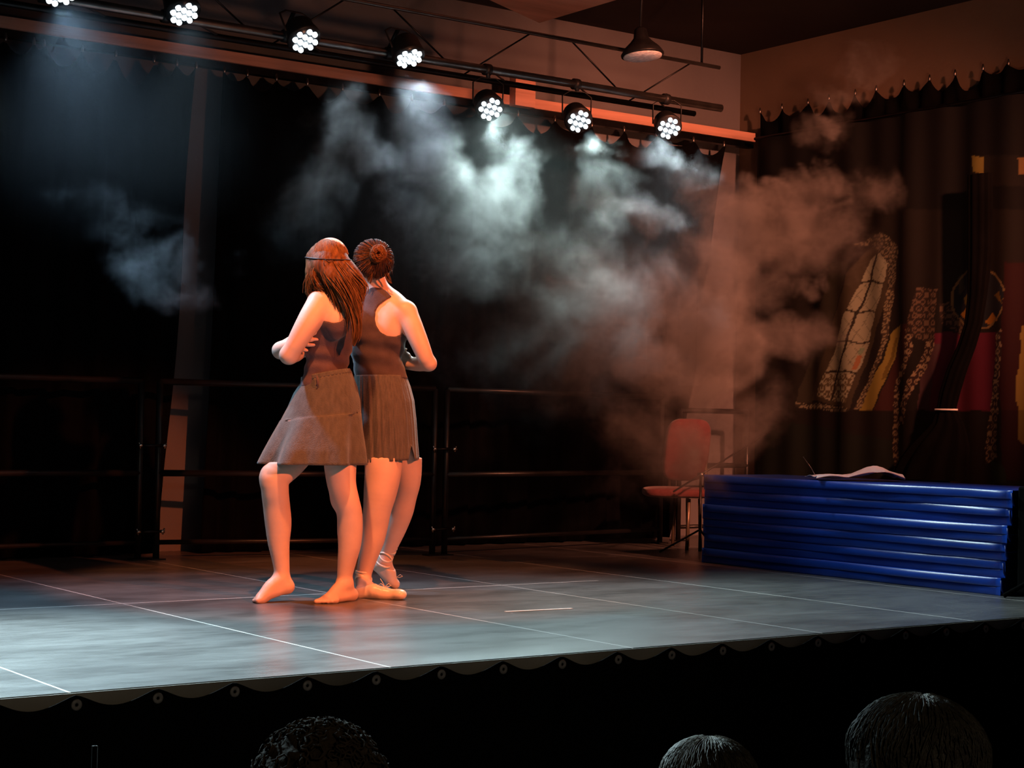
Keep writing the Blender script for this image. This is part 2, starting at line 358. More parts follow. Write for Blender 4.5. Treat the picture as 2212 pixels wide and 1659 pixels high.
    for poly in (z7((1005, 780), (1050, 770), (1040, 900), (1000, 1010), (960, 1080), (945, 1200), (950, 1550), (915, 1560), (912, 1160), (935, 1060), (985, 950)),
                 z7((1110, 840), (1165, 830), (1130, 960), (1085, 1060), (1040, 1120), (1000, 1200), (985, 1300), (945, 1305), (965, 1180), (1020, 1060), (1080, 960)),
                 z7((1495, 800), (1550, 780), (1545, 900), (1515, 1100), (1500, 1300), (1500, 1480), (1420, 1510), (1440, 1250), (1480, 1050))):
        k = put(poly, (.3, .2, .1)); orn(k, (.60, .40, .22), (.07, .035, .03), 16)
    for poly in (z7((1060, 560), (1170, 560), (1160, 840), (1100, 850), (1010, 800)), z7((1180, 640), (1230, 640), (1330, 800), (1290, 820), (1200, 760))):
        k = put(poly, (.1, .06, .03)); orn(k, (.26, .15, .09), (.05, .03, .022), 15)
    # round emblem
    cx, cy = z7((1390, 615))[0]; rr = np.hypot((qx-cx), (qy-cy)*.95); k = rr < 62; col[k] = (.025, .03, .04)
    put(z7((1280, 700), (1320, 660), (1365, 700), (1345, 750)), (.75, .32, .04)); put(z7((1430, 740), (1470, 690), (1515, 735), (1460, 760)), (.65, .26, .03))
    put(z7((1290, 610), (1330, 580), (1350, 650), (1310, 650)), (.35, .24, .05)); put(z7((1260, 500), (1290, 480), (1300, 560), (1270, 600)), (.10, .09, .06)); put(z7((1480, 600), (1510, 580), (1540, 650)), (.30, .16, .03))
    col[(rr > 60) & (rr < 64)] = (.42, .26, .10)
    put(z7((1550, 420), (1640, 420), (1640, 1600), (1540, 1600), (1520, 1100)), (.065, .012, .012))
    put(z7((1625, 760), (1660, 760), (1660, 1430), (1615, 1380), (1602, 1150)), (.55, .34, .07))
    # lower band is duller, with a dark hanging patch
    lowb = qy > 400+1222/2.514; col[lowb] *= .62
    put(z7((165, 1310), (330, 1290), (480, 1300), (640, 1340), (912, 1380), (915, 1580), (165, 1580)), (.010, .016, .010))
    put(z7((1460, 1500), (1540, 1520), (1560, 1620), (1470, 1620)), (.03, .045, .02))
    put([(2098, 338), (2128, 340), (2124, 376), (2102, 372)], (.45, .30, .06)); put([(2102, 384), (2120, 382), (2122, 400), (2104, 400)], (.30, .20, .05)); put([(2198, 340), (2216, 340), (2216, 378), (2200, 376)], (.45, .22, .07))
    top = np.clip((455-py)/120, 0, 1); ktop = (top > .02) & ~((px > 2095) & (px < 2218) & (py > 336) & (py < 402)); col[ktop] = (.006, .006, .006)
    me_f = [(j*(ny+1)+i, j*(ny+1)+i+1, (j+1)*(ny+1)+i+1, (j+1)*(ny+1)+i) for j in range(nz) for i in range(ny)]
    root = thing('printed_backdrop', (XB, 7.6, 0), 'printed cloth backdrop showing stained glass window, patterned columns and round emblem', 'backdrop cloth')
    m = bpy.data.materials.new('printed_cloth'); m.use_nodes = True; nt = m.node_tree; b = nt.nodes['Principled BSDF']
    at = nt.nodes.new('ShaderNodeAttribute'); at.attribute_name = 'print'; nt.links.new(at.outputs['Color'], b.inputs['Base Color']); b.inputs['Roughness'].default_value = .75
    b.inputs['Specular IOR Level'].default_value = .25
    o = obj('cloth', V, me_f, m, root)
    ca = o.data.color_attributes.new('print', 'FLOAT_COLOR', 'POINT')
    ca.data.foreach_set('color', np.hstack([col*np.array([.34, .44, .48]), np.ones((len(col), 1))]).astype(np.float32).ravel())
    g = G().tube([(XB, Y1+.02, Z1+.012), (XB, Y0-.02, Z1+.012)], .012, 8); g.build('top_rail', M['dark_metal'], root, True)
def line_d(x, y, a, b):
    ax, ay = a; bx, by = b; L = math.hypot(bx-ax, by-ay)
    return np.abs((bx-ax)*(ay-y)-(ax-x)*(by-ay))/L
backdrop()

# black gathered drape tied at the waist, in front of the print
def tied_drape():
    X = 8.90
    prof = [(330, 1400, 120), (450, 1395, 112), (600, 1385, 95), (750, 1365, 88), (880, 1325, 92), (1000, 1275, 100), (1120, 1238, 100), (1218, 1216, 94), (1300, 1225, 160), (1420, 1180, 290), (1500, 1150, 340), (1600, 1130, 380)]
    root = thing('tied_black_drape', (X, 7.6, 0), 'black cloth gathered by a white tie in front of the printed backdrop', 'drape')
    def c(yz):
        ys = [p[0] for p in prof]; return np.interp(yz, ys, [p[1] for p in prof]), np.interp(yz, ys, [p[2] for p in prof])
    n = 40; rows = list(np.linspace(-60, 1600, 60)); V = []
    for yz in rows:
        xc, wd = c(max(yz, 330)); L = np.array(onx(1560+(xc-wd/2)/2.514, 400+yz/2.514, X)); R = np.array(onx(1560+(xc+wd/2)/2.514, 400+yz/2.514, X))
        L2 = (L+R)/2; hw = abs(L[1]-R[1])/2; z = max(.015, L2[2])
        for j in range(n):
            a = 2*math.pi*j/n; r = 1+.12*math.sin(a*9)
            V.append((X+.35*hw*math.sin(a)*r, L2[1]+hw*math.cos(a)*r, z))
    Fc = [(i*n+j, i*n+(j+1) % n, (i+1)*n+(j+1) % n, (i+1)*n+j) for i in range(len(rows)-1) for j in range(n)]
    obj('cloth', V, Fc, M['blackout'], root)
    a = onx(2023, 885, X); b = onx(2065, 885, X); mid = (a+b)/2; hw = abs(a[1]-b[1])/2+.004
    V = []
    for z in (-.006, .006):
        for j in range(24):
            t = 2*math.pi*j/24; V.append((X+.45*hw*math.sin(t), mid[1]+hw*1.06*math.cos(t), mid[2]+z))
    M['tie'] = mat('white_tie', (.8, .8, .78), .5, .4, noise=(20, .05))
    solid(obj('tie', V, [(j, (j+1) % 24, 24+(j+1) % 24, 24+j) for j in range(24)], M['tie'], root), .004)
tied_drape()

# ================================================================== SAFETY RAILS along the back of the stage
def rail(x0, y0, x1, y1, label, zt=1.03, zm=.50, clamps=True):
    root = thing('safety_rail', ((x0+x1)/2, (y0+y1)/2, 0), label, 'railing', 'black safety rails along the back of the stage')
    a = np.array([x0, y0, 0]); b = np.array([x1, y1, 0]); d = (b-a)/np.linalg.norm(b-a)
    for k, p in enumerate((a, b)):
        G().tube([p+UP*.0, p+UP*zt], .019, 12).build('post', M['rail_paint'], root, True)
        G().box(p[0]-.045, p[0]+.045, p[1]-.04, p[1]+.04, 0, .008).build('foot_plate', M['rail_paint'], root)
    G().tube([a+UP*zt, b+UP*zt], .019, 12).build('top_rail', M['rail_paint'], root, True)
    G().tube([a+UP*zm, b+UP*zm], .019, 12).build('middle_rail', M['rail_paint'], root, True)
    G().tube([a+UP*.10, b+UP*.10], .014, 8).build('bottom_rail', M['rail_paint'], root, True)
    return root, b, d
def clamp(p, z, d, label, g_='clamps joining the safety rails'):
    root = thing('rail_clamp', (p[0], p[1]-.03, z), label, 'clamp', g_)
    c = np.array([p[0], p[1]-.032, z])
    (G().tube([c-d*.055, c+d*.055], .009, 8)).build('bolt', M['dark_metal'], root, True)
    for s in (-1, 1):
        g = G().tube([c+d*s*.062, c+d*s*.085], .011, 6); g.tube([c+d*s*.075-UP*.018, c+d*s*.085+UP*.018], .005, 6)
        g.build('wing_nut', M['bright_bolt'], root, True)
r1 = rail(2.03, 9.30, 4.075, 9.30, 'black stage safety rail left of the pale gap in the curtains')
r2 = rail(4.185, 9.29, 5.855, 8.93, 'black stage safety rail running behind the two dancers')
r3 = rail(5.945, 8.93, 7.98, 9.25, 'black stage safety rail hidden in smoke right of the dancers')
r4 = rail(8.30, 9.42, 8.97, 9.42, 'short black rail against the pale wall behind the red chair', zt=.945, zm=.545)
dd = np.array([1., 0, 0])
clamp((4.13, 9.28), .66, dd, 'upper clamp between the rails beside the pale curtain gap', 'clamps beside the pale gap')
clamp((4.13, 9.28), .165, dd, 'lower clamp between the rails beside the pale curtain gap', 'clamps beside the pale gap')
clamp((5.90, 8.91), .66, dd, 'upper clamp joining the rails just right of the dancers', 'clamps right of the dancers')
clamp((5.90, 8.91), .165, dd, 'lower clamp joining the rails just right of the dancers', 'clamps right of the dancers')

# ================================================================== STAGE SKIRT with grommets
def stage_skirt():
    Y = 4.905; root = thing('stage_skirt', (4.2, Y, -1.05), 'black cloth skirt hung by grommets along the stage front edge', 'stage skirt')
    sp = .2575; x0 = 1.955
    xs = [x0+sp*i for i in range(-6, 28)]
    def top(x):
        q = ((x-x0)/sp) % 1; return .008-.040*(math.sin(math.pi*q))**1.3-.01
    def fn(u, v):
        x = -.4+u*9.6; z = top(x)+(-1.04-top(x))*v; f = .012*math.sin(2*math.pi*(x-x0)/sp)*min(1, .2+v*3)+.018*math.sin(x*31)*v
        return (x, Y-.02+f*.5-.006*math.cos(2*math.pi*(x-x0)/sp), z)
    V, Fc = grid(fn, 620, 14); solid(obj('cloth', V, Fc, M['blackout'], root), .003)
    for x in xs:
        if x > 9: continue
        g = G(); n = 20; R_, r_ = .0175, .0075
        V = []; Fc = []
        for i in range(n):
            a = 2*math.pi*i/n
            for j in range(8):
                t = 2*math.pi*j/8; rad = R_*.62+.0065*math.cos(t)
                V.append((x+rad*math.cos(a), Y-.033+.004*math.sin(t), -.030+rad*math.sin(a)))
        for i in range(n):
            for j in range(8): Fc.append((i*8+j, i*8+(j+1) % 8, ((i+1) % n)*8+(j+1) % 8, ((i+1) % n)*8+j))
        obj('grommet', V, Fc, M['grommet'], root, True)
stage_skirt()

# ================================================================== TRUSS AND LAMPS
YT = 8.0
def truss():
    root = thing('lighting_truss', (4.5, YT, 2.83), 'long ladder truss of dark pipes carrying the lamps above the stage', 'truss')
    x0, x1 = .6, 7.35
    G().tube([(x0, YT, 2.83), (x1, YT, 2.83)], .024, 12).build('lower_pipe', M['steel'], root, True)
    G().tube([(x0, YT+.02, 3.09), (x1, YT+.02, 3.09)], .012, 12).build('upper_pipe', M['steel'], root, True)
    G().tube([(x0, YT+.25, 2.83), (x1, YT+.25, 2.83)], .018, 12).build('rear_pipe', M['dark_metal'], root, True)
    k = 0; x = x0
    while x < x1-.3:
        G().tube([(x, YT, 2.84), (x+.3, YT+.25, 2.84)], .006, 6).build('lacing_bar', M['steel'], root, True)
        G().tube([(x, YT+.02, 3.08), (x+.33, YT+.01, 2.85)] if k % 2 else [(x, YT+.25, 2.84), (x+.3, YT+.02, 3.08)], .005, 6).build('lacing_bar', M['dark_metal'], root, True)
        x += .62; k += 1
    for x in (1.5, 7.2):
        G().tube([(x, YT+.02, 3.1), (x, YT+.02, 3.74)], .008, 6).build('hanger', M['dark_metal'], root, True)
    return root
truss()
def par_can(px, py, tilt, az, label, drop=0.0, diam=.160):
    c = np.array(ony(px, py, YT-.21 if drop == 0 else YT-.06))
    # axis: direction of light
    el = math.radians(tilt); a = math.radians(az)
    ax = np.array([math.sin(a)*math.cos(el), -math.cos(a)*math.cos(el), -math.sin(el)])
    root = thing('par_lamp', tuple(c), label, 'stage lamp', 'lit stage lamps on the truss')
    R_ = diam/2
    body = G().lathe(c-ax*.012, -ax, [(0, R_*1.07), (.012, R_*1.10), (.03, R_*1.06), (.05, R_*1.0), (.10, R_*.92), (.12, R_*.7), (.125, R_*.3)], 28)
    body.build('body', M['can_body'], root, True)
    G().lathe(c-ax*.011, -ax, [(0, R_*1.0), (.004, R_*1.0)], 28).build('lamp_face', M['lens_face'], root, True)
    # yoke from body sides to the pipe
    side = np.cross(ax, UP); side /= np.linalg.norm(side); mid = c-ax*.06
    piv = np.array([c[0]-ax[0]*.05, YT, 2.83 if drop == 0 else 2.83])
    topc = np.array([mid[0], (mid[1]+YT)/2, mid[2]+.13]) if drop == 0 else np.array([mid[0], mid[1], mid[2]+.15])
    pts = [mid+side*(R_+.012), mid+side*(R_+.014)+(topc-mid)*.8, topc+side*(R_*.6), topc-side*(R_*.6), mid-side*(R_+.014)+(topc-mid)*.8, mid-side*(R_+.012)]
    G().tube(pts, .007, 6, flat=.5).build('yoke', M['can_body'], root, True)
    g = G().tube([topc, (topc[0], YT, 2.86)], .012, 8); g.lathe((topc[0]-.02, YT, 2.83), (1, 0, 0), [(0, .033), (.04, .033)], 14)
    g.build('clamp', M['can_body'], root, True)
    # twelve LED lenses: 4x4 less the corners, rolled
    up = np.cross(side, ax); ro = math.radians(14); e1 = side*math.cos(ro)+up*math.sin(ro); e2 = -side*math.sin(ro)+up*math.cos(ro)
    pit = R_*.455; lens = []
    for i in range(4):
        for j in range(4):
            if (i in (0, 3)) and (j in (0, 3)): continue
            p = c+e1*(i-1.5)*pit+e2*(j-1.5)*pit
            lens.append(G().lathe(p-ax*.010, ax, [(0, pit*.37), (.010, pit*.37), (.016, pit*.30), (.019, pit*.15)], 12).build('led_lens', M['lens'], root, True))
    return root, c, ax
COOL = (.68, .92, .98)
cans = [(131, -8, 62, 12, 'lit lamp cut by the top frame edge, first of the row', 0, .165), (398, 32, 57, 8, 'lit lamp with flattened oval face, second in the row', 0, .165), (660, 90, 50, 6, 'lit lamp on the truss above and left of the dancers', 0, .165),
        (885, 128, 62, 4, 'dim oval lit lamp, fourth along the truss', 0, .165), (1060, 237, 38, -14, 'lit lamp hanging low beside the orange bracket', 1, .155),
        (1252, 263, 36, -16, 'lit lamp with dense smoke pouring past its lenses', 1, .155), (1446, 278, 34, -22, 'lit lamp nearest the right wall, last of the row', 1, .155)]
POW = [260, 110, 40, 70, 200, 200, 160]
TINT = [(.42, .70, 1), (.50, .78, 1), (.66, .88, 1), (.66, .86, 1), (.70, .95, .93), (.72, .98, .93), (.72, .92, .98)]
for (px, py, tl, az, lb, dr, dm), pw, tint in zip(cans, POW, TINT):
    root, c, ax = par_can(px, py, tl, az, lb, dr, dm)
    s = spot('led_beam', (0, 0, 0), (0, 0, -1), tint, pw, 96, .85, .07, root)
    s.location = Vector(ax*.03); s.rotation_euler = Vector(ax).to_track_quat('-Z', 'Y').to_euler()
# unseen beams added left of frame to brighten the front floor
for x, pw in ((2.25, 1700), (1.55, 1700)):
    spot('floor_fill_beam', (x, YT-.1, 2.75), (x+.1, 5.5, 0), COOL, pw, 58, .9, .07)
# unlit hanging reflector lamp
def dead_lamp():
    c = np.array(ony(1388, 121, YT-.12)); root = thing('reflector_lamp', tuple(c), 'unlit bell-shaped reflector lamp hanging above the truss near the ceiling', 'lamp')
    d = np.array([.04, -.10, -1.]); d /= np.linalg.norm(d); R_ = .127
    G().lathe(c, -d, [(0, R_), (.012, R_*1.02), (.05, R_*.82), (.085, R_*.52), (.11, R_*.36), (.16, R_*.30), (.175, R_*.15)], 30).build('housing', M['can_body'], root, True)
    G().lathe(c-d*.002, d, [(0, R_*.93), (.010, R_*.9), (.020, R_*.6), (.024, R_*.2)], 30).build('glass', M['dead_lens'], root, True, 'ribbed clear glass')
    G().tube([c-d*.17, (c[0], c[1], 3.74)], .008, 8).build('stem', M['can_body'], root, True)
dead_lamp()

# ================================================================== BLUE GYM MATS
def mats():
    X0, X1, Ya, Yb = 7.107, 7.77, 5.56, 7.86; n = 6; th = .534/n
    where = ['topmost of the stack', 'second from top of the stack', 'third from top of the stack', 'fourth from top of the stack', 'fifth from top of the stack', 'bottom of the stack on the stage floor']
    for k in range(n):
        z1 = .534-k*th; z0 = z1-th
        root = thing('gym_mat', ((X0+X1)/2, (Ya+Yb)/2, z0), 'folded shiny blue gym mat, '+where[k], 'gym mat', 'folded blue gym mats')
        dx = (.010*math.sin(k*2.1), .012*math.cos(k*1.7)); skew = (n-1-k)*-.0; yb = Ya+.012*k*1.0
        # two leaves, each a rounded slab with slightly bulging sides
        for leaf in range(2):
            zz1 = z1-leaf*th/2; zz0 = zz1-th/2; h = th/2
            rs = np.random.default_rng(k*3+leaf)
            bul = .020 if leaf == 0 else .008
            prof = [(0, 0), (.35, .0), (.62, .12), (.85, .34), (.97, .62), (1.0, .85), (.9, .97), (.7, 1.0)] if leaf == 0 else [(.0, 0), (.6, .03), (.9, .2), (1., .45), (.95, .75), (.75, .93), (.4, 1.0), (0, 1.)]
            ny = 70; V = []; Fc = []
            prof2 = [(p[0]*bul, p[1]) for p in prof]
            ph = rs.uniform(0, 6, 3)
            for i in range(ny+1):
                y = yb+(Yb-yb)*i/ny; wv = .0018*math.sin(y*7+ph[0])+.001*math.sin(y*17+ph[1])
                endr = min(1, min(i, ny-i)/1.5)
                ring = [(X0+dx[0]+.022-bx*endr*(1+.3*math.sin(y*5+ph[2]))+wv, y, zz1-h*t) for bx, t in prof2]
                ring += [(X1, y, zz0), (X1+.006, y, (zz0+zz1)/2), (X1, y, zz1)]
                V += ring
            m_ = len(prof2)+3
            for i in range(ny):
                for j in range(m_): Fc.append((i*m_+j, i*m_+(j+1) % m_, (i+1)*m_+(j+1) % m_, (i+1)*m_+j))
            Fc += [tuple(range(m_)), tuple(ny*m_+j for j in range(m_))[::-1]]
            obj('leaf', V, Fc, M['mat_blue'], root, True)
        # sewn fold flap at the near end
        g = G().tube([(X0+.01, yb-.004, z1-.012), (X0+.012, yb-.008, z0+.03), (X0+.03, yb-.004, z0+.012)], .006, 6)
        g.build('corner_piping', M['mat_edge'], root, True)
mats()
# crumpled sheet lying on the mats
def sheet():
    z = .540; root_xy = onz(1838, 1035, z)
    a = onz(1762, 1036, z)
    pts = {}
    e = RT; d = FW
    def fn(u, v):
        w_ = .50*u; px = a+e*(w_+.015*math.sin(v*5))+d*(v*.30-.02)
        h = .004+.055*math.exp(-((u-.72)/.20)**2)*(.4+.6*math.sin(v*2.5+.3))+.012*abs(math.sin(u*9+v*4))+.008*math.sin(v*11+u*3)
        if u > .93: h += .02*(1-(1-u)/.07)*0
        return (px[0], px[1], z+max(.002, h)+.004)
    V, Fc = grid(fn, 22, 12)
    o = solid(obj('crumpled_sheet', V, Fc, M['paper'], None, False, origin=(root_xy[0], root_xy[1], z)), .003)
    tag(o, 'crumpled white paper sheet lying on top of the blue mats', 'paper')
    p0 = onz(1766, 1036, .535); p1 = p0-RT*.085+UP*.13
    o = G().tube([p0, (p0+p1)/2+RT*.006, p1], .0018, 6).build('thin_wire', M['steel'], None, True, origin=p0); tag(o, 'thin pale wire sticking up beside the crumpled sheet', 'wire')
sheet()
# black flight case at the near end of the mats
def black_case():
    root = thing('equipment_case', (7.75, 5.3, 0), 'black equipment case at right frame edge against the end of the mats', 'case')
    V = []
    a = onz(2142, 1276); 
    pts = [(7.16, 5.50), (7.80, 5.50), (8.7, 5.50), (8.7, 5.2), (7.72, 5.2)]
    pts = [(7.20, 5.53), (8.75, 5.53), (8.75, 5.50), (7.35, 5.47)]
    g = G().box(7.135, 8.3, 5.46, 5.535, .02, .555); bevel(g.build('body', M['blackout'], root), .01)
    # splayed foot bar that rests on the floor in front of the mats
    f0 = np.array([7.03, 5.53, 0]); f1 = np.array([7.30, 5.38, .13])
    g = G().tube([f0+UP*.012, (f0+f1)/2+UP*.03, f1], .012, 8); g.build('foot_bar', M['blackout'], root, True)
    g = G().box(7.16, 8.28, 5.44, 5.46, .05, .50); bevel(g.build('side_panel', M['can_body'], root), .005)
black_case()

# ================================================================== RED CHAIR
def chair():
    root = thing('chair', (7.95, 8.75, 0), 'red upholstered chair half hidden by smoke behind the blue mats', 'chair')
    D = 11.75
    def P(px, py, t=0): return ond(px, py, D)+FW*t
    # seat: side view, pointing to image-left
    def slab(pts, thick, wdir, wd):
        pass
    mpp = D/F
    # backrest: wide cushion between (1432..1548, 905..1050)
    def fn_b(u, v):
        px = 1437+108*u+(-8*v*(1-u))+ -14*v*u; py = 903+142*v+6*u
        return P(px, py, 0)
    # rounded block from stacked super-ellipse
    def cushion(name, c, ex, ey, ez, hx, hy, hz, pw=4):
        n, m_ = 28, 16; V = []
        for i in range(m_+1):
            ph = math.pi*i/m_-math.pi/2
            for j in range(n):
                th = 2*math.pi*j/n
                def s(v, e): return math.copysign(abs(v)**e, v)
                x = hx*s(math.cos(ph), 2/pw)*s(math.cos(th), 2/pw); y = hy*s(math.cos(ph), 2/pw)*s(math.sin(th), 2/pw); z = hz*s(math.sin(ph), 2/pw)
                V.append(c+ex*x+ey*y+ez*z)
        Fc = [(i*n+j, i*n+(j+1) % n, (i+1)*n+(j+1) % n, (i+1)*n+j) for i in range(m_) for j in range(n)]
        return obj(name, V, Fc, M['red_fabric'], root, True)
    lean = (UP+RT*.10+FW*.0); lean /= np.linalg.norm(lean)
    ex = RT*.95+FW*.3; ex /= np.linalg.norm(ex); ey = np.cross(lean, ex)
    cushion('backrest', P(1487, 972, .12), ex, ey, lean, .165, .045, .215)
    cushion('seat', P(1462, 1062, -.08), RT, FW, UP, .24, .21, .036)
    frame = G()
    for s, name in ((0, 'leg'), (1, 'leg'), (2, 'leg'), (3, 'leg')):
        px = (1482, 1506, 1462, 1490)[s]; t = (-.20, -.16, .14, .16)[s]
        top = P(px, 1075, t); bot = np.array([top[0], top[1], 0.])+RT*(.01 if s % 2 else -.01)
        G().tube([top, bot], .012, 8).build(name, M['chair_leg'], root, True)
    G().tube([P(1525, 1065, .1), P(1532, 985, .15)], .011, 8).build('back_frame', M['chair_leg'], root, True)
    G().tube([P(1448, 1065, .1), P(1452, 985, .15)], .011, 8).build('back_frame', M['chair_leg'], root, True)
chair()
# slanting thin stand arm in front of the chair
def stand():
    a = ony(1455, 1062, 8.35); b = ony(1666, 930, 8.35)
    base = np.array([(a[0]+b[0])/2, 8.35, 0])
    root = thing('microphone_stand', tuple(base), 'thin black boom stand slanting up in front of the red chair', 'stand')
    G().tube([a, b], .0065, 8).build('boom_arm', M['rail_paint'], root, True)
    p = a+(b-a)*.27
    G().tube([p, (p[0], p[1], .02)], .009, 8).build('pole', M['rail_paint'], root, True)
    G().lathe(p-np.array([0, .02, 0]), (0, 1, 0), [(0, .014), (.04, .014)], 12).build('joint_knob', M['bright_bolt'], root, True)
    for k in range(3):
        t = 2*math.pi*k/3+.4
        G().tube([(p[0], p[1], .16), (p[0]+.26*math.cos(t), p[1]+.26*math.sin(t), .01)], .007, 6).build('leg', M['rail_paint'], root, True)
stand()
# white tape mark
a = onz(1092, 1322); b = onz(1236, 1315)
V = [(a[0], a[1]-.008, .001), (b[0], b[1]-.008, .001), (b[0], b[1]+.010, .001), (a[0], a[1]+.010, .001)]; V += [(x, y, .0025) for x, y, z in V]
tag(obj('floor_tape', V, [(0, 3, 2, 1), (4, 5, 6, 7), (0, 1, 5, 4), (1, 2, 6, 5), (2, 3, 7, 6), (3, 0, 4, 7)], M['tape'], None, False, origin=(a[0], a[1], 0)), 'short strip of white tape stuck on the stage floor', 'tape')

# ================================================================== SCULPTING TOOLS (implicit surfaces -> mesh)
class Field:
    def __init__(s, lo, hi, h):
        s.h = h; s.lo = np.array(lo, float); n = np.ceil((np.array(hi)-s.lo)/h).astype(int)+1; s.n = n
        s.ax = [s.lo[i]+h*np.arange(n[i]) for i in range(3)]; s.d = np.full(n, .25, np.float32)
    def sub(s, lo, hi):
        a = np.clip(np.floor((np.array(lo)-s.lo)/s.h).astype(int), 0, s.n); b = np.clip(np.ceil((np.array(hi)-s.lo)/s.h).astype(int)+1, 0, s.n)
        sl = tuple(slice(a[i], b[i]) for i in range(3))
        X, Y, Z = np.meshgrid(s.ax[0][sl[0]], s.ax[1][sl[1]], s.ax[2][sl[2]], indexing='ij')
        return sl, X.astype(np.float32), Y.astype(np.float32), Z.astype(np.float32)
    def union(s, sl, d, k):
        a = s.d[sl]
        if k <= 0: s.d[sl] = np.minimum(a, d); return
        hh = np.clip(.5+.5*(a-d)/k, 0, 1); s.d[sl] = a*(1-hh)+d*hh-k*hh*(1-hh)
    def cut(s, sl, d, k):   # subtract d
        a = s.d[sl]; d = -d
        hh = np.clip(.5-.5*(a-d)/k, 0, 1); s.d[sl] = a*(1-hh)+d*hh+k*hh*(1-hh)
    def chain(s, pts, k=.02, n=None, kf=1., op='union'):
        """pts: [(xyz, r)...] swept along a smooth curve; n,kf: flatten direction and factor"""
        A = np.array([np.append(np.array(p, float), r) for p, r in pts])
        if len(A) > 2: A = resample(A, (len(A)-1)*4+1)
        m_ = A[:, 3].max()+k+.02; sl, X, Y, Z = s.sub(A[:, :3].min(0)-m_, A[:, :3].max(0)+m_)
        if X.size == 0: return
        D = None
        for a4, b4 in zip(A[:-1], A[1:]):
            a, b, ra, rb = a4[:3], b4[:3], a4[3], b4[3]
            ab = b-a; L = float(ab@ab)+1e-9
            px, py, pz = X-np.float32(a[0]), Y-np.float32(a[1]), Z-np.float32(a[2])
            t = np.clip((px*np.float32(ab[0])+py*np.float32(ab[1])+pz*np.float32(ab[2]))/np.float32(L), 0, 1)
            px -= t*np.float32(ab[0]); py -= t*np.float32(ab[1]); pz -= t*np.float32(ab[2])
            if n is not None:
                q = (px*np.float32(n[0])+py*np.float32(n[1])+pz*np.float32(n[2]))*np.float32(kf-1)
                px += q*np.float32(n[0]); py += q*np.float32(n[1]); pz += q*np.float32(n[2])
            d = np.sqrt(px*px+py*py+pz*pz)-(np.float32(ra)+np.float32(rb-ra)*t)
            D = d if D is None else np.minimum(D, d)
        if n is not None and kf > 1: D = D/(1+(kf-1)*.35)
        (s.union if op == 'union' else s.cut)(sl, D.astype(np.float32), k)
    def ball(s, c, r, k=.02, ax=None, op='union'):
        """ellipsoid: r=(a,b,c) along ax rows"""
        c = np.array(c, float); r = np.array(r if hasattr(r, '__len__') else (r,)*3, float); ax = np.eye(3) if ax is None else np.array(ax)
        m_ = r.max()+k+.015; sl, X, Y, Z = s.sub(c-m_, c+m_)
        if X.size == 0: return
        P = [X-c[0], Y-c[1], Z-c[2]]
        q = [sum(ax[i][j]*P[j] for j in range(3))/r[i] for i in range(3)]
        l = np.sqrt(q[0]**2+q[1]**2+q[2]**2); l2 = np.sqrt((q[0]/r[0])**2+(q[1]/r[1])**2+(q[2]/r[2])**2)+1e-6
        d = l*(l-1)/l2
        (s.union if op == 'union' else s.cut)(sl, d.astype(np.float32), k)
    def copy(s):
        f = Field.__new__(Field); f.h, f.lo, f.n, f.ax, f.d = s.h, s.lo, s.n, s.ax, s.d.copy(); return f
    def mesh(s):
        d = s.d; h = s.h; ins = d < 0
        nx, ny, nz = d.shape
        acc = np.zeros((nx-1, ny-1, nz-1, 3), np.float32); cnt = np.zeros((nx-1, ny-1, nz-1), np.float32)
        def cs(v, o): return v[o[0]:nx-1+o[0], o[1]:ny-1+o[1], o[2]:nz-1+o[2]]
        for axis in range(3):
            for u in (0, 1):
                for v in (0, 1):
                    o0 = [0, 0, 0]; others = [i for i in range(3) if i != axis]; o0[others[0]] = u; o0[others[1]] = v
                    o1 = list(o0); o1[axis] = 1
                    a, b = cs(d, o0), cs(d, o1); m_ = (a < 0) != (b < 0)
                    t = np.where(m_, a/(a-b+1e-12), 0)
                    for i in range(3):
                        acc[..., i] += np.where(m_, (t if i == axis else o0[i]), 0)
                    cnt += m_
        act = cnt > 0; idx = np.full(act.shape, -1, np.int64); k = np.argwhere(act); idx[act] = np.arange(len(k))
        V = s.lo+h*(k+acc[act]/cnt[act][:, None])
        Fs = []
        for axis in range(3):
            o1 = [0, 0, 0]; o1[axis] = 1; A = ins[:nx-o1[0], :ny-o1[1], :nz-o1[2]]; B = ins[o1[0]:, o1[1]:, o1[2]:]
            u, v = [(1, 2), (2, 0), (0, 1)][axis]
            for flip, mm in ((False, A & ~B), (True, ~A & B)):
                e = np.argwhere(mm); ok = (e[:, u] > 0) & (e[:, v] > 0)
                for i in range(3): ok &= e[:, i] < act.shape[i]
                e = e[ok]
                if len(e) == 0: continue
                du = np.zeros(3, int); du[u] = 1; dv = np.zeros(3, int); dv[v] = 1
                q = [e, e-du, e-du-dv, e-dv]
                qi = np.stack([idx[p[:, 0], p[:, 1], p[:, 2]] for p in q], 1)
                if flip: qi = qi[:, ::-1]
                Fs.append(qi)
        Fq = np.concatenate(Fs); Fq = Fq[(Fq >= 0).all(1)]
        return V, Fq
def relax(V, Fq, it=2, lam=.5):
    V = V.copy()
    E_ = np.concatenate([Fq[:, [0, 1]], Fq[:, [1, 2]], Fq[:, [2, 3]], Fq[:, [3, 0]]])
    n = len(V); deg = np.bincount(E_.ravel(), minlength=n).astype(float)[:, None]+1e-9
    for _ in range(it):
        S = np.stack([np.bincount(E_[:, 0], weights=V[E_[:, 1], i], minlength=n)+np.bincount(E_[:, 1], weights=V[E_[:, 0], i], minlength=n) for i in range(3)], 1)
        V = V*(1-lam)+lam*S/deg
    return V
def view_uv(P):      # pixel coordinates of grid points, used to cut necklines and sleeves out of cloth
    return project(P)
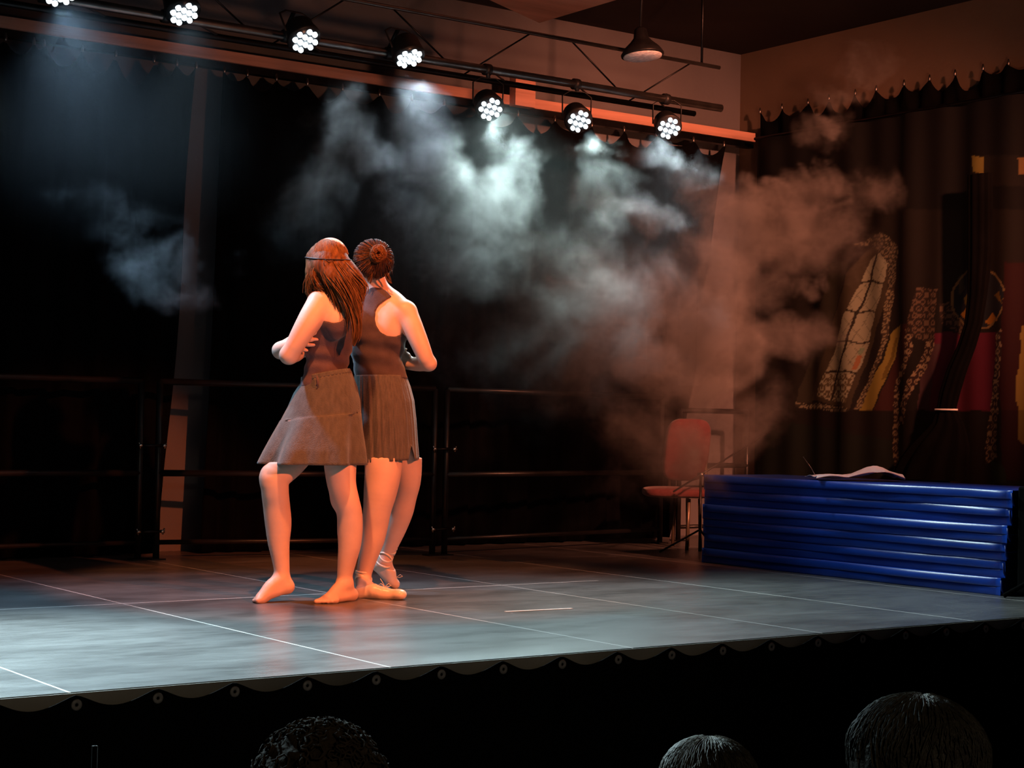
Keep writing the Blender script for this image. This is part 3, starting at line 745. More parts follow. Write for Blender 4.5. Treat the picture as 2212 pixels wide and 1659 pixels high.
def poly_sd(x, y, poly):
    """signed distance (negative inside) to a polygon, in pixels"""
    d = np.full(x.shape, 1e9); n = len(poly); inside = inpoly(x.ravel(), y.ravel(), poly).reshape(x.shape)
    for i in range(n):
        ax, ay = poly[i]; bx, by = poly[(i+1) % n]; ex, ey = bx-ax, by-ay
        t = np.clip(((x-ax)*ex+(y-ay)*ey)/(ex*ex+ey*ey+1e-9), 0, 1); d = np.minimum(d, np.hypot(x-ax-t*ex, y-ay-t*ey))
    return np.where(inside, -d, d)
def keep_inside(fd, J, rows, margin=.010):
    """hips and thighs stay inside the skirt; rows: (y, xl, xr, t, half depth)"""
    pts = []
    for y, xl, xr, tc, dh in rows:
        L, R = J(xl, y, tc), J(xr, y, tc); pts.append((L[2], (L+R)/2, np.linalg.norm(R-L)/2-margin, dh-margin))
    pts.sort(key=lambda p: p[0]); zs = [p[0] for p in pts]
    for iz, z in enumerate(fd.ax[2]):
        if not zs[0] <= z <= zs[-1]: continue
        cx = np.interp(z, zs, [p[1][0] for p in pts]); cy = np.interp(z, zs, [p[1][1] for p in pts]); a = np.interp(z, zs, [p[2] for p in pts]); b = np.interp(z, zs, [p[3] for p in pts])
        X, Y = np.meshgrid(fd.ax[0]-cx, fd.ax[1]-cy, indexing='ij'); u = (X*RT[0]+Y*RT[1])/a; v = (X*FW[0]+Y*FW[1])/b
        fd.d[:, :, iz] = np.maximum(fd.d[:, :, iz], ((np.sqrt(u*u+v*v)-1)*min(a, b)).astype(np.float32))
def garment(F0, off, poly, mpp, zr, extra=None):
    """cloth = torso grown by off, kept inside an outline (seen from the house) and a height range"""
    f = F0.copy(); iz0 = max(0, int((zr[0]-f.lo[2])/f.h)-3); iz1 = min(f.n[2], int((zr[1]-f.lo[2])/f.h)+4)
    f.d = f.d[:, :, iz0:iz1]; f.lo = f.lo+np.array([0, 0, iz0*f.h]); f.n = np.array(f.d.shape); f.ax = [f.ax[0], f.ax[1], f.ax[2][iz0:iz1]]
    X, Y, Z = np.meshgrid(*f.ax, indexing='ij'); near = np.abs(f.d) < .03
    px = np.zeros(X.shape); pd = np.full(X.shape, .05)
    P = np.stack([X[near], Y[near], Z[near]], -1); qx, qy = project(P)
    sd = poly_sd(qx, qy, poly)*mpp
    pd[near] = sd
    d = f.d-off
    if extra is not None: d = d-extra(X, Y, Z)
    f.d = np.maximum(d, pd).astype(np.float32)
    return f
def bodymesh(f, name, m, root, it=2):
    V, Q = f.mesh(); V = relax(V, Q, it)
    o = obj(name, V, Q, m, root, True); return o
def resample(pts, n):
    pts = np.array(pts, float); t = np.concatenate([[0], np.cumsum(np.linalg.norm(np.diff(pts, axis=0), axis=1))]); t /= t[-1]
    u = np.linspace(0, 1, n)
    # catmull-rom through points
    out = []
    for x in u:
        i = min(max(np.searchsorted(t, x)-1, 0), len(pts)-2); s_ = (x-t[i])/(t[i+1]-t[i]+1e-9)
        p0, p1, p2, p3 = pts[max(i-1, 0)], pts[i], pts[i+1], pts[min(i+2, len(pts)-1)]
        out.append(.5*((2*p1)+(-p0+p2)*s_+(2*p0-5*p1+4*p2-p3)*s_**2+(-p0+3*p1-3*p2+p3)*s_**3))
    return np.array(out)
def head_axes(face, tilt=0., nod=0.):
    """face: horizontal facing vector"""
    f_ = np.array(face, float); f_ /= np.linalg.norm(f_); r_ = np.cross(f_, UP)
    up = UP*math.cos(tilt)+r_*math.sin(tilt); up /= np.linalg.norm(up)
    f_ = f_*math.cos(nod)-up*math.sin(nod)
    f_ /= np.linalg.norm(f_); r_ = np.cross(f_, up); r_ /= np.linalg.norm(r_); up = np.cross(r_, f_)
    return r_, f_, up
def add_head(Fd, c, r_, f_, up, s=1.):
    """skull, jaw, nose, lips, brow, ears around centre c (between the ears)"""
    c = np.array(c, float)
    P = lambda x, y, z: c+s*(r_*x+f_*y+up*z)
    Fd.ball(P(0, -.012, .030), (.074*s, .092*s, .085*s), .02, (r_, f_, up))
    Fd.ball(P(0, .030, -.035), (.058*s, .062*s, .070*s), .03, (r_, f_, up))
    Fd.chain([(P(-.035, .045, -.075), .020*s), (P(0, .072, -.088), .019*s), (P(.035, .045, -.075), .020*s)], .03)
    Fd.chain([(P(0, .086, .010), .008*s), (P(0, .103, -.022), .012*s)], .012)           # nose
    Fd.ball(P(0, .098, -.030), (.015*s, .011*s, .009*s), .008, (r_, f_, up))
    for q in (-1, 1):
        Fd.ball(P(q*.031, .087, .008), (.015*s, .010*s, .009*s), .010, (r_, f_, up), 'cut')
        Fd.ball(P(q*.031, .076, .006), (.012*s, .012*s, .010*s), .004, (r_, f_, up))       # eyelids over eyes
        Fd.chain([(P(q*.014, .086, .024), .006*s), (P(q*.045, .076, .025), .006*s)], .012)
        Fd.ball(P(q*.043, .060, -.020), (.018*s, .016*s, .016*s), .02, (r_, f_, up))       # cheeks
        Fd.chain([(P(q*.074, -.006, .018), .009*s), (P(q*.084, -.014, .012), .008*s), (P(q*.080, -.008, -.022), .007*s)], .008, r_, 1.7)   # ears
    Fd.chain([(P(-.020, .084, -.052), .005*s), (P(0, .092, -.050), .007*s), (P(.020, .084, -.052), .005*s)], .007)
    Fd.chain([(P(-.016, .082, -.061), .005*s), (P(0, .088, -.062), .007*s), (P(.016, .082, -.061), .005*s)], .007)
def relax_loop(P, it=3):
    for _ in range(it): P = .5*P+.25*(np.roll(P, 1, 0)+np.roll(P, -1, 0))
    return P
def lerp(a, b, t): return np.array(a)*(1-t)+np.array(b)*t

# ================================================================== DANCER WITH LONG HAIR
DA = 7.86
def JA(px, py, t=0.): return ond(px, py, DA+t)
def dancer_a():
    base = onz(715, 1300)
    root = thing('person', (base[0], base[1], 0), 'barefoot person in dark tank top and flared skirt, long hair under a thin headband', 'person')
    ha, mpp = .0055, DA/F
    allp = [JA(520, 1310, -.35), JA(820, 1310, -.35), JA(520, 500, .45), JA(820, 1300, .45), JA(520, 500, -.35), JA(820, 500, .45), JA(520, 1310, .45)]
    lo = np.min(allp, 0)-.02; hi = np.max(allp, 0)+.02; lo[2] = -.02; hi[2] = 1.75
    B = Field(lo, hi, ha)
    al = math.radians(35); fr = -RT*math.cos(al)+FW*math.sin(al); lat = -RT*math.sin(al)-FW*math.cos(al)   # front, her left
    T = Field(lo, hi, ha)
    def torso(fd):
        # flattened along the front direction
        fd.chain([(JA(704, 905, .10), .142), (JA(702, 868, .10), .140), (JA(704, 825, .10), .118), (JA(706, 788, .10), .108), (JA(709, 745, .10), .120), (JA(713, 700, .10), .138), (JA(716, 668, .10), .135)], .03, fr, 1.42)
        fd.ball(JA(733, 880, .04), (.085, .085, .095), .04); fd.ball(JA(740, 880, .18), (.085, .085, .095), .04)      # seat
        fd.ball(JA(690, 712, .02)+fr*.045, (.055, .055, .055), .04); fd.ball(JA(706, 712, .18)+fr*.045, (.055, .055, .055), .04)
        fd.chain([(JA(700, 655, .0), .056), (JA(722, 640, .10), .060), (JA(736, 655, .24), .056)], .04)       # shoulder girdle
        fd.ball(JA(727, 690, -.02), (.06, .05, .085), .035)          # shoulder blade
        fd.chain([(JA(722, 640, .10), .058), (JA(718, 605, .085), .050)], .03)
    torso(T)
    B.d = T.d.copy()
    r_, f_, up = head_axes(fr+FW*.2, -.18, .08)
    add_head(B, JA(712, 568, .07), r_, f_, up)
    # her left (near) arm: shoulder, elbow, forearm folding away
    B.chain([(JA(690, 655, -.02), .057), (JA(674, 683, -.045), .056), (JA(655, 715, -.06), .050), (JA(636, 748, -.06), .043), (JA(624, 767, -.045), .040)], .025)
    B.chain([(JA(624, 767, -.045), .040), (JA(640, 762, .03), .040), (JA(655, 745, .12), .033), (JA(668, 732, .20), .026)], .02)
    # her right (far) arm
    B.chain([(JA(738, 655, .25), .052), (JA(690, 700, .29), .047), (JA(645, 735, .28), .041), (JA(607, 757, .20), .038)], .025)
    B.chain([(JA(607, 757, .20), .038), (JA(606, 757, .13), .039), (JA(618, 750, .06), .033), (JA(634, 743, .025), .026)], .02)
    # her right hand under the near arm, fingers showing toward her ribs
    B.chain([(JA(634, 743, .022), .026), (JA(650, 738, .012), .026)], .015, FW, 1.6)
    for pts in (((650, 727, .012), (664, 726, -0.024), (675, 721, -0.030), (681, 720, -0.030)), ((652, 735, .010), (668, 735, -0.027), (679, 733, -0.028), (686, 733, -0.022)),
                ((652, 743, .010), (664, 745, -0.028), (672, 745, -0.034), (678, 745, -0.032)), ((646, 750, .008), (654, 754, -0.030), (659, 756, -0.034), (663, 757, -0.032))):
        B.chain([(JA(*p), r) for p, r in zip(pts, (.0105, .010, .0092, .0082))], .004)
    B.chain([(JA(640, 734, .01), .011), (JA(652, 722, .0), .0095), (JA(660, 713, -.004), .008)], .006)
    # her left hand resting on the far arm
    B.chain([(JA(668, 732, .20), .024), (JA(672, 716, .235), .026)], .015, fr, 1.6)
    for i in range(4): B.chain([(JA(666+i*5, 718, .24), .009), (JA(660+i*6, 700+i*2, .25), .0085), (JA(657+i*6, 692+i*3, .245), .007)], .004)
    B.chain([(JA(680, 726, .22), .010), (JA(690, 716, .235), .008)], .006)
    # legs
    B.chain([(JA(735, 900, .06), .095), (JA(736, 950, .03), .084), (JA(735, 1000, .0), .075), (JA(738, 1045, -.01), .066), (JA(748, 1082, -.02), .060), (JA(755, 1110, -.01), .058), (JA(756, 1145, .0), .0585), (JA(755, 1178, .0), .052), (JA(749, 1215, .0), .042), (JA(745, 1243, .0), .0355), (JA(745, 1262, .0), .034)], .02)
    B.ball(JA(730, 1080, .0), (.030, .03, .040), .03)
    # flat foot
    def foot(ank, heel, ball_, toe, w_=.046, lift=0.):
        ank, heel, ball_, toe = map(np.array, (ank, heel, ball_, toe)); ad = toe-heel; ad[2] = 0; ad /= np.linalg.norm(ad); sd = np.cross(UP, ad)
        B.chain([(ank, .034), (lerp(ank, heel, .55), .033), (heel+UP*.028, .030)], .02)
        B.chain([(ank, .033), (lerp(ank, ball_, .45)+UP*.012, .031), (ball_+UP*.018, .022)], .02)
        B.chain([(heel+UP*.026, .028), (lerp(heel, ball_, .5)+UP*.022+sd*.008, .024), (ball_+UP*.017, .022)], .02, sd, .80)
        B.chain([(ball_-sd*.026+UP*.013, .016), (ball_+sd*.030+UP*.013-ad*.018, .014)], .015)
        return ad, sd
    hl = onz(757, 1297); to = onz(694, 1305); dr = to-hl; dr /= np.linalg.norm(dr); toe = hl+dr*.235; bl = hl+dr*.165
    ad, sd = foot(JA(745, 1262, .0), hl, bl, toe)
    for i, (l, r) in enumerate(((.052, .0125), (.050, .0095), (.044, .009), (.036, .0085), (.026, .008))):
        q = bl+sd*(-.028+.0145*i)*1.0+ad*(-.004*i)
        B.chain([(q+UP*.014, r+.001), (q+ad*l*.6+UP*.013, r*.9), (q+ad*l+UP*.009, r*.95)], .006)
    # stepping leg with raised heel
    B.chain([(JA(684, 895, .08), .098), (JA(660, 945, .03), .088), (JA(626, 995, -.03), .077), (JA(596, 1030, -.08), .066), (JA(594, 1058, -.08), .062), (JA(597, 1090, -.06), .061), (JA(601, 1130, -.05), .060), (JA(602, 1170, -.05), .050), (JA(606, 1205, -.05), .0405), (JA(609, 1235, -.05), .035), (JA(608, 1252, -.05), .035)], .02)
    B.ball(JA(580, 1030, -.09), (.035, .035, .045), .03)
    to = onz(541, 1300); bl = onz(562, 1302); hl = JA(620, 1270, -.05)-UP*.028; 
    ank = JA(608, 1252, -.05)
    B.chain([(ank, .034), (hl+UP*.034, .031)], .02)
    B.chain([(ank, .033), (lerp(ank, bl, .5)+UP*.022, .031), (bl+UP*.020, .021)], .02)
    B.chain([(hl+UP*.034, .030), (lerp(hl, bl, .5)+UP*.026, .024), (bl+UP*.018, .020)], .02)
    ad = to-bl; ad[2] = 0; ad /= np.linalg.norm(ad); sd = np.cross(UP, ad)
    B.chain([(bl-sd*.026+UP*.013, .016), (bl+sd*.030+UP*.013-ad*.014, .014)], .015)
    for i, (l, r) in enumerate(((.050, .0125), (.048, .0095), (.042, .009), (.034, .0085), (.026, .008))):
        q = bl+sd*(-.028+.0145*i)+ad*(-.003*i)
        B.chain([(q+UP*.015, r+.001), (q+ad*l*.6+UP*.012, r*.9), (q+ad*l+UP*.010, r*.95)], .006)
    keep_inside(B, JA, [(818, 652, 757, .10, .120), (842, 635, 768, .10, .138), (872, 622, 774, .09, .158), (900, 607, 779, .08, .17), (940, 588, 783, .07, .19), (970, 574, 786, .06, .205), (996, 563, 790, .06, .22)], .020)
    bodymesh(B, 'body', M['skin'], root)
    # tank top
    poly = [(689, 690), (702, 693), (720, 697), (735, 695), (746, 686), (752, 672), (757, 650), (760, 636), (775, 640), (800, 700), (800, 826), (757, 820), (700, 828), (640, 838), (600, 838), (600, 660), (650, 668), (670, 690)]
    def wr(X, Y, Z):
        s = (X*RT[0]+Y*RT[1]); return .0042*np.sin(Z*95+s*26+1.5*np.sin(s*17))*np.clip((1.28-Z)/.15, 0, 1)*np.clip(1.3-np.abs(Z-1.12)/.13, 0, 1)+.0015*np.sin(Z*50-s*60)
    g = garment(T, .008, poly, mpp, (.85, 1.55), wr); bodymesh(g, 'tank_top', M['tank'], root, 2)
    # skirt: yoke, elastic waistband, flounce
    def ring(yl, yr, xl, xr, tc, dh, amp, nw, ph, n=140, seam=0):
        out = []
        for j in range(n):
            a = 2*math.pi*j/n; u = math.cos(a); fold = 1+amp*(math.sin(nw*a+ph)+.5*math.sin((nw*1.7)//1*a+ph*2))
            px = (xl+xr)/2+(xr-xl)/2*u*(fold if abs(u) < .9 else 1+(fold-1)*.5); y = yl+(yr-yl)*(u+1)/2
            out.append(JA(px, y, tc)+FW*dh*math.sin(a)*fold)
        return out
    def rings(name, spec, m, lo_n=5, th=.003):
        V = []; spec2 = []
        for a, b in zip(spec[:-1], spec[1:]):
            for k in range(lo_n): spec2.append([x+(y-x)*k/lo_n for x, y in zip(a, b)])
        spec2.append(list(spec[-1])); n = 140
        for s_ in spec2: V += ring(*s_)
        Fc = [(i*n+j, i*n+(j+1) % n, (i+1)*n+(j+1) % n, (i+1)*n+j) for i in range(len(spec2)-1) for j in range(n)]
        o = obj(name, V, Fc, m, root, True); solid(o, th); return o
    rings('waistband', [(815, 796, 652, 755, .10, .118, .012, 40, 0), (828, 805, 650, 760, .10, .125, .010, 40, 0)], M['skirt'], 3)
    rings('skirt', [(826, 804, 651, 759, .10, .124, .0, 7, 1.0), (850, 835, 635, 771, .10, .145, .006, 7, 1.0), (880, 865, 622, 777, .09, .160, .008, 7, 1.0), (908, 893, 607, 779, .08, .168, .008, 7, 1.0),
                    (909, 894, 606, 780, .08, .175, .02, 7, 2.2), (945, 930, 586, 783, .07, .205, .045, 7, 2.2), (975, 970, 570, 788, .06, .236, .068, 7, 2.2), (1000, 1004, 558, 791, .06, .260, .088, 7, 2.2)], M['skirt'], 6)
    G().tube([JA(684, 812, -.035), JA(687, 826, -.055), JA(684, 834, -.05)], .0045, 6).build('drawstring', M['tank'], root, True)
    # hair: cap, fall and loose strands
    H = Field(JA(640, 500, -.2)*0+np.min([JA(630, 500, -.2), JA(820, 500, .3), JA(630, 760, .3), JA(820, 760, -.2)], 0)-.02, np.max([JA(630, 500, -.2), JA(820, 500, .3), JA(630, 760, .3), JA(820, 760, -.2)], 0)+.02, .005)
    H.ball(JA(709, 556, .055), (.086, .098, .083), .02, (r_, f_, up))
    H.ball(JA(712, 580, .02), (.078, .070, .075), .03, (r_, f_, up))
    H.chain([(JA(680, 560, .03), .040), (JA(676, 590, .0), .036), (JA(672, 612, .02), .026), (JA(664, 632, .04), .012)], .03)
    H.chain([(JA(700, 575, -.02), .055), (JA(722, 598, -.05), .046), (JA(748, 625, -.06), .036), (JA(763, 655, -.05), .028), (JA(768, 690, -.045), .022), (JA(769, 722, -.045), .018), (JA(764, 745, -.045), .008)], .03)
    H.chain([(JA(738, 575, .0), .05), (JA(760, 600, -.03), .050), (JA(772, 618, -.03), .042), (JA(774, 638, -.03), .026), (JA(772, 652, -.03), .012)], .03)
    # strand ripples
    X, Y, Z = np.meshgrid(*H.ax, indexing='ij'); near = np.abs(H.d) < .02
    s_ = X*RT[0]+Y*RT[1]; H.d[near] -= (.0009*np.sin(s_*210+Z*120+3*np.sin(Z*30)))[near]
    bodymesh(H, 'hair', M['hair_brown'], root, 1)
    # loose strands over the fall; guides in (px,py,t)
    rs = np.random.default_rng(3)
    guides = [[(672, 566, .0), (664, 600, -.01), (660, 625, .0), (664, 645, .02)], [(685, 563, -.035), (678, 595, -.045), (690, 620, -.05), (700, 628, -.05)],
              [(698, 562, -.045), (708, 597, -.075), (735, 630, -.095), (757, 668, -.085), (766, 710, -.07), (763, 748, -.06)],
              [(715, 564, -.045), (738, 600, -.085), (758, 635, -.095), (771, 680, -.08), (776, 720, -.065), (770, 742, -.06)],
              [(735, 566, -.035), (765, 598, -.075), (785, 622, -.075), (783, 640, -.07), (772, 655, -.07)], [(750, 568, -.01), (774, 592, -.05), (793, 615, -.05), (789, 632, -.05)]]
    gp = [np.array([JA(*p) for p in resample(g_, 14)]) for g_ in guides]
    G_ = G(); G2 = G()
    for k in range(760):
        q = rs.uniform(0, len(gp)-1.001); i = int(q); fr_ = q-i; P = gp[i]*(1-fr_)+gp[i+1]*fr_
        if i == 1: P = gp[1]*(1-fr_)+gp[2]*fr_ if fr_ > .35 else gp[1]
        P = P+rs.normal(0, .004, 3)+np.cumsum(rs.normal(0, .0014, P.shape), 0)-FW*rs.uniform(-.006, .008)
        L = rs.integers(8, 15); P = P[:L]
        r = rs.uniform(.0012, .0030); (G_ if rs.random() < .6 else G2).tube(P, [r*(1-.75*(j/(L-1))**2) for j in range(L)], 4, False)
    G_.build('hair_strands', M['hair_light'], root, True, 'lighter loose strands')
    G2.build('hair_strands', M['hair_brown'], root, True)
    # crown strands above the band
    G3 = G()
    for k in range(420):
        a = rs.uniform(-1.6, 1.6); pts = []
        for t in np.linspace(.05, 1, 9):
            el = math.pi/2*(1-t)*.98; x = math.sin(a)*math.cos(el); y = -math.cos(a)*math.cos(el); z = math.sin(el)
            pts.append(JA(709, 556, .055)+r_*.088*x+f_*.100*y*1.0+up*(.085*z+.0)+up*0)
        pts = np.array(pts)+rs.normal(0, .0007, (9, 3)); r = rs.uniform(.0009, .0018)
        G3.tube(pts, [r]*9, 4, False)
    G3.build('crown_strands', M['hair_light'], root, True, 'smooth lit hair over the crown')
    # headband cord, with dangling tie and beads at the temple
    pts = []; hc0 = JA(709, 562, .055)
    for t in np.linspace(0, 2*math.pi, 48):
        dv = r_*math.cos(t)+f_*math.sin(t); dv = dv+up*(.03+.02*math.sin(3*t)-.24*float(dv@RT)); R_ = .13
        while R_ > .06:
            q = np.round((hc0+dv*R_-H.lo)/H.h).astype(int)
            if (q >= 0).all() and (q < H.n).all() and H.d[tuple(q)] < 0: break
            R_ -= .001
        pts.append(hc0+dv*(R_+.0055))
    pts = list(relax_loop(np.array(pts)))
    g = G().tube(pts+[pts[0]], .0030, 6, False); k0 = pts[int(np.argmin([p@FW for p in pts]))]; 
    g.tube([k0, k0-UP*.018+RT*-.004-FW*.004, k0-UP*.032+RT*.004-FW*.012], .0016, 5); g.tube([k0, k0-UP*.014+RT*.02-FW*.006, k0-UP*.006+RT*.045], .0014, 5)
    g.build('headband', M['band'], root, True)
    g = G()
    for i in range(6): g.lathe(JA(667-.5*i, 555+3.2*i, .055)-UP*0, UP, [(-.003, .002), (0, .0045), (.003, .002)], 8)
    g.build('headband_beads', M['band_gem'], root, True, 'pale beads at the temple')
    return T
dancer_a()

# ================================================================== DANCER WITH HAIR BUN AND POINTE SHOES
DB = 8.13
def JB(px, py, t=0.): return ond(px, py, DB+t)
def dancer_b():
    base = onz(820, 1293)
    root = thing('person', (base[0], base[1], 0), 'person with pinned-up hair bun in racerback top, gathered skirt and pointe shoes, seen from behind', 'person')
    mpp = DB/F
    allp = [JB(745, 1310, -.3), JB(960, 1310, -.3), JB(745, 500, .5), JB(960, 500, .5), JB(745, 500, -.3), JB(960, 500, -.3), JB(960, 1310, .5)]
    lo = np.min(allp, 0)-.02; hi = np.max(allp, 0)+.02; lo[2] = -.02; hi[2] = 1.78
    T = Field(lo, hi, .0055); be = math.radians(20); fr = RT*math.sin(be)+FW*math.cos(be); lat = RT*math.cos(be)-FW*math.sin(be)
    T.chain([(JB(828, 905, .10), .155), (JB(829, 868, .10), .145), (JB(824, 825, .10), .120), (JB(816, 785, .10), .113), (JB(815, 745, .10), .126), (JB(818, 705, .10), .142), (JB(821, 678, .10), .128)], .03, fr, 1.4)
    T.ball(JB(804, 885, .05), (.085, .08, .095), .04); T.ball(JB(855, 885, .04), (.085, .08, .095), .04)
    T.ball(JB(797, 715, .20), (.055, .055, .055), .04); T.ball(JB(838, 715, .20), (.055, .055, .055), .04)
    T.chain([(JB(873, 671, .02), .050), (JB(846, 654, .07), .048), (JB(816, 642, .09), .052), (JB(790, 655, .12), .050), (JB(772, 672, .15), .050)], .045)
    T.ball(JB(852, 700, .035), (.062, .05, .09), .035); T.ball(JB(790, 700, .05), (.055, .045, .08), .03)
    T.chain([(JB(818, 645, .09), .052), (JB(815, 608, .085), .042)], .035)
    B = Field(lo, hi, .0055); B.d = T.d.copy()
    r_, f_, up = head_axes(FW*.9-RT*.25, .10, .05)
    add_head(B, JB(804, 580, .10), r_, f_, up, .97)
    # right arm
    B.chain([(JB(879, 676, .02), .050), (JB(892, 708, .0), .049), (JB(908, 745, -.01), .043), (JB(920, 775, .0), .038), (JB(925, 784, .02), .035)], .025)
    B.ball(JB(930, 788, .01), (.024, .024, .024), .02)
    B.chain([(JB(925, 784, .02), .035), (JB(908, 786, .06), .036), (JB(885, 786, .13), .030), (JB(862, 783, .20), .025)], .02)
    B.chain([(JB(862, 783, .20), .022), (JB(848, 778, .24), .026)], .015, fr, 1.6)
    for i in range(4): B.chain([(JB(850, 770+i*5, .245), .009), (JB(838, 766+i*6, .25), .0085), (JB(828, 766+i*6, .24), .007)], .004)
    B.chain([(JB(856, 772, .23), .010), (JB(852, 758, .24), .008)], .006)
    # left arm, mostly in front of the body
    B.chain([(JB(768, 675, .16), .048), (JB(770, 720, .22), .046), (JB(778, 768, .27), .040), (JB(782, 782, .28), .036)], .025)
    B.chain([(JB(782, 782, .28), .036), (JB(820, 778, .30), .034), (JB(858, 772, .24), .026), (JB(866, 772, .20), .024)], .02)
    B.chain([(JB(866, 772, .20), .023), (JB(876, 773, .16), .024)], .015)
    for pts in (((874, 764, .16), (881, 764, .12), (884, 767, .09)), ((878, 771, .15), (887, 772, .10), (889, 776, .075)), ((878, 779, .14), (886, 781, .10), (887, 785, .08)), ((876, 786, .15), (882, 789, .11), (884, 792, .095))):
        B.chain([(JB(*p), r) for p, r in zip(pts, (.0092, .0085, .0072))], .004)
    B.chain([(JB(868, 764, .17), .010), (JB(872, 757, .14), .009), (JB(877, 754, .12), .0075)], .006)
    # legs
    B.chain([(JB(812, 905, .05), .100), (JB(826, 960, .02), .094), (JB(828, 1010, .0), .088), (JB(822, 1060, -.01), .079), (JB(815, 1100, -.01), .067), (JB(810, 1135, .0), .062), (JB(805, 1165, .0), .057), (JB(796, 1200, .0), .046), (JB(788, 1232, .0), .0375), (JB(785, 1256, .0), .033)], .02)
    B.chain([(JB(858, 905, .10), .098), (JB(872, 960, .12), .085), (JB(880, 1005, .14), .070), (JB(881, 1040, .16), .062), (JB(875, 1072, .19), .057), (JB(867, 1105, .22), .0575), (JB(855, 1140, .26), .053), (JB(845, 1170, .29), .043), (JB(836, 1195, .31), .035), (JB(830, 1212, .31), .031)], .02)
    hl = onz(765, 1291); to = onz(868, 1296); dr = (to-hl)/np.linalg.norm(to-hl)
    bl = hl+dr*.15
    def foot_flat(fd, e):
        fd.chain([(JB(785, 1256, .0), .031+e), (hl+dr*.03+UP*.028, .027+e)], .02)
        fd.chain([(JB(785, 1256, .0), .030+e), (hl+dr*.09+UP*.040, .029+e), (bl+UP*.026, .024+e)], .02)
        fd.chain([(hl+dr*.025+UP*.027, .026+e), (bl+UP*.024, .024+e), (hl+dr*.205+UP*.024, .0215+e)], .015)
    foot_flat(B, -.001)
    an = JB(830, 1212, .31); h2 = JB(817, 1222, .33); b2 = JB(846, 1255, .36); t2 = JB(853, 1266, .37); t2[2] = max(t2[2], .022)
    def foot_point(fd, e):
        fd.chain([(an, .031+e), (h2, .025+e)], .02)
        fd.chain([(an, .030+e), (lerp(an, b2, .5)+RT*.006, .029+e), (b2, .023+e), (t2, .019+e)], .02)
        fd.chain([(h2, .024+e), (lerp(h2, b2, .5), .025+e), (b2, .022+e)], .015)
    foot_point(B, -.001)
    keep_inside(B, JB, [(826, 767, 880, .10, .118), (845, 766, 887, .10, .134), (865, 765, 894, .10, .148), (910, 765, 899, .10, .160), (955, 765, 902, .10, .165), (985, 766, 905, .10, .17)], .020)
    bodymesh(B, 'body', M['skin'], root)
    # pointe shoes
    def shoe(fn, label, opening, toe_, tr):
        S = Field(np.min([lo], 0)*0+np.array([min(hl[0], an[0])-.10, min(hl[1], an[1])-.35, -.01]), np.array([to[0]+.35, max(an[1], t2[1])+.15, .30]), .004)
        fn(S, .003); S.ball(toe_[0], toe_[1], .012)
        X, Y, Z = np.meshgrid(*S.ax, indexing='ij')
        c, n = opening
        S.d = np.maximum(S.d, ((X-c[0])*n[0]+(Y-c[1])*n[1]+(Z-c[2])*n[2]).astype(np.float32))
        o = bodymesh(S, 'pointe_shoe', M['satin'], root, 2); return o
    toe1 = hl+dr*.225+UP*.025
    # opening plane slopes from low over the heel to high over the toes
    n1 = UP*.93-dr*.30; n1 /= np.linalg.norm(n1)
    s1 = shoe(foot_flat, '', (hl+dr*.03+UP*.048, n1), (toe1, (.032, .032, .025)), 0)
    ax2 = (b2-an)/np.linalg.norm(b2-an); n2 = -ax2*.55+RT*.6+UP*.35; n2 /= np.linalg.norm(n2)
    s2 = shoe(foot_point, '', (lerp(an, b2, .30)+RT*.012, n2), (t2, (.021, .021, .024)), 0)
    # ribbons crossing the ankles
    def band(parent, c0, axis, rad, tilt, ph=0., wd=.010):
        axis = np.array(axis)/np.linalg.norm(axis); x = np.cross(axis, FW); x /= np.linalg.norm(x); y = np.cross(axis, x); V = []; n = 36
        for k in range(n):
            t = 2*math.pi*k/n; R_ = rad; off = axis*tilt*math.sin(t+ph)
            for s_ in (-1, 1): V.append(c0+R_*(x*math.cos(t)+y*math.sin(t))+off+axis*s_*wd/2)
        Fc = [(2*k, 2*k+1, 2*((k+1) % n)+1, 2*((k+1) % n)) for k in range(n)]
        solid(obj('ribbon', V, Fc, M['ribbon'], parent, True), .002)
    A1 = JB(785, 1250, 0); ax1 = JB(789, 1225, 0)-JB(785, 1256, 0)
    for i, (dz, tl, ph, rd) in enumerate(((.030, .003, 0, .0385), (.020, .004, 2, .038), (.010, .002, 1, .0375), (-.008, .022, 0.2, .040), (-.010, .022, 3.3, .040))):
        band(s1, A1+UP*dz, ax1, rd, tl, ph)
    ax3 = JB(838, 1190, .31)-an
    for i, (dz, tl, ph, rd) in enumerate(((.075, .004, 0, .040), (.062, .010, 2.6, .039), (.050, .012, .3, .0375), (.028, .024, 3.0, .0365), (.015, .026, .2, .0375), (-.01, .012, 3, .039))):
        band(s2, an+(ax3/np.linalg.norm(ax3))*dz, ax3, rd, tl, ph)
    # little bow cords on the vamp
    for par, c in ((s1, hl+dr*.150+UP*.058), (s2, lerp(an, b2, .8)+RT*.032-FW*.01)):
        g = G()
        for sgn in (-1, 1):
            g.tube([c, c+RT*.018*sgn+UP*.014, c+RT*.030*sgn+UP*.006, c+RT*.014*sgn-UP*.001, c], .0014, 5)
        g.tube([c, c-RT*.012+UP*.022, c-RT*.022+UP*.036], .0014, 5)
        g.build('bow_cord', M['ribbon'], par, True)
    # racerback top
    poly = [(797, 624), (806, 620), (822, 622), (836, 629), (847, 641), (834, 648), (820, 658), (812, 670), (810, 688), (813, 703), (822, 717), (836, 725), (852, 727), (866, 722), (872, 712), (890, 715), (900, 760), (900, 819), (860, 817), (800, 822), (740, 822), (740, 715), (752, 700), (762, 690), (768, 668), (775, 650), (784, 640)]
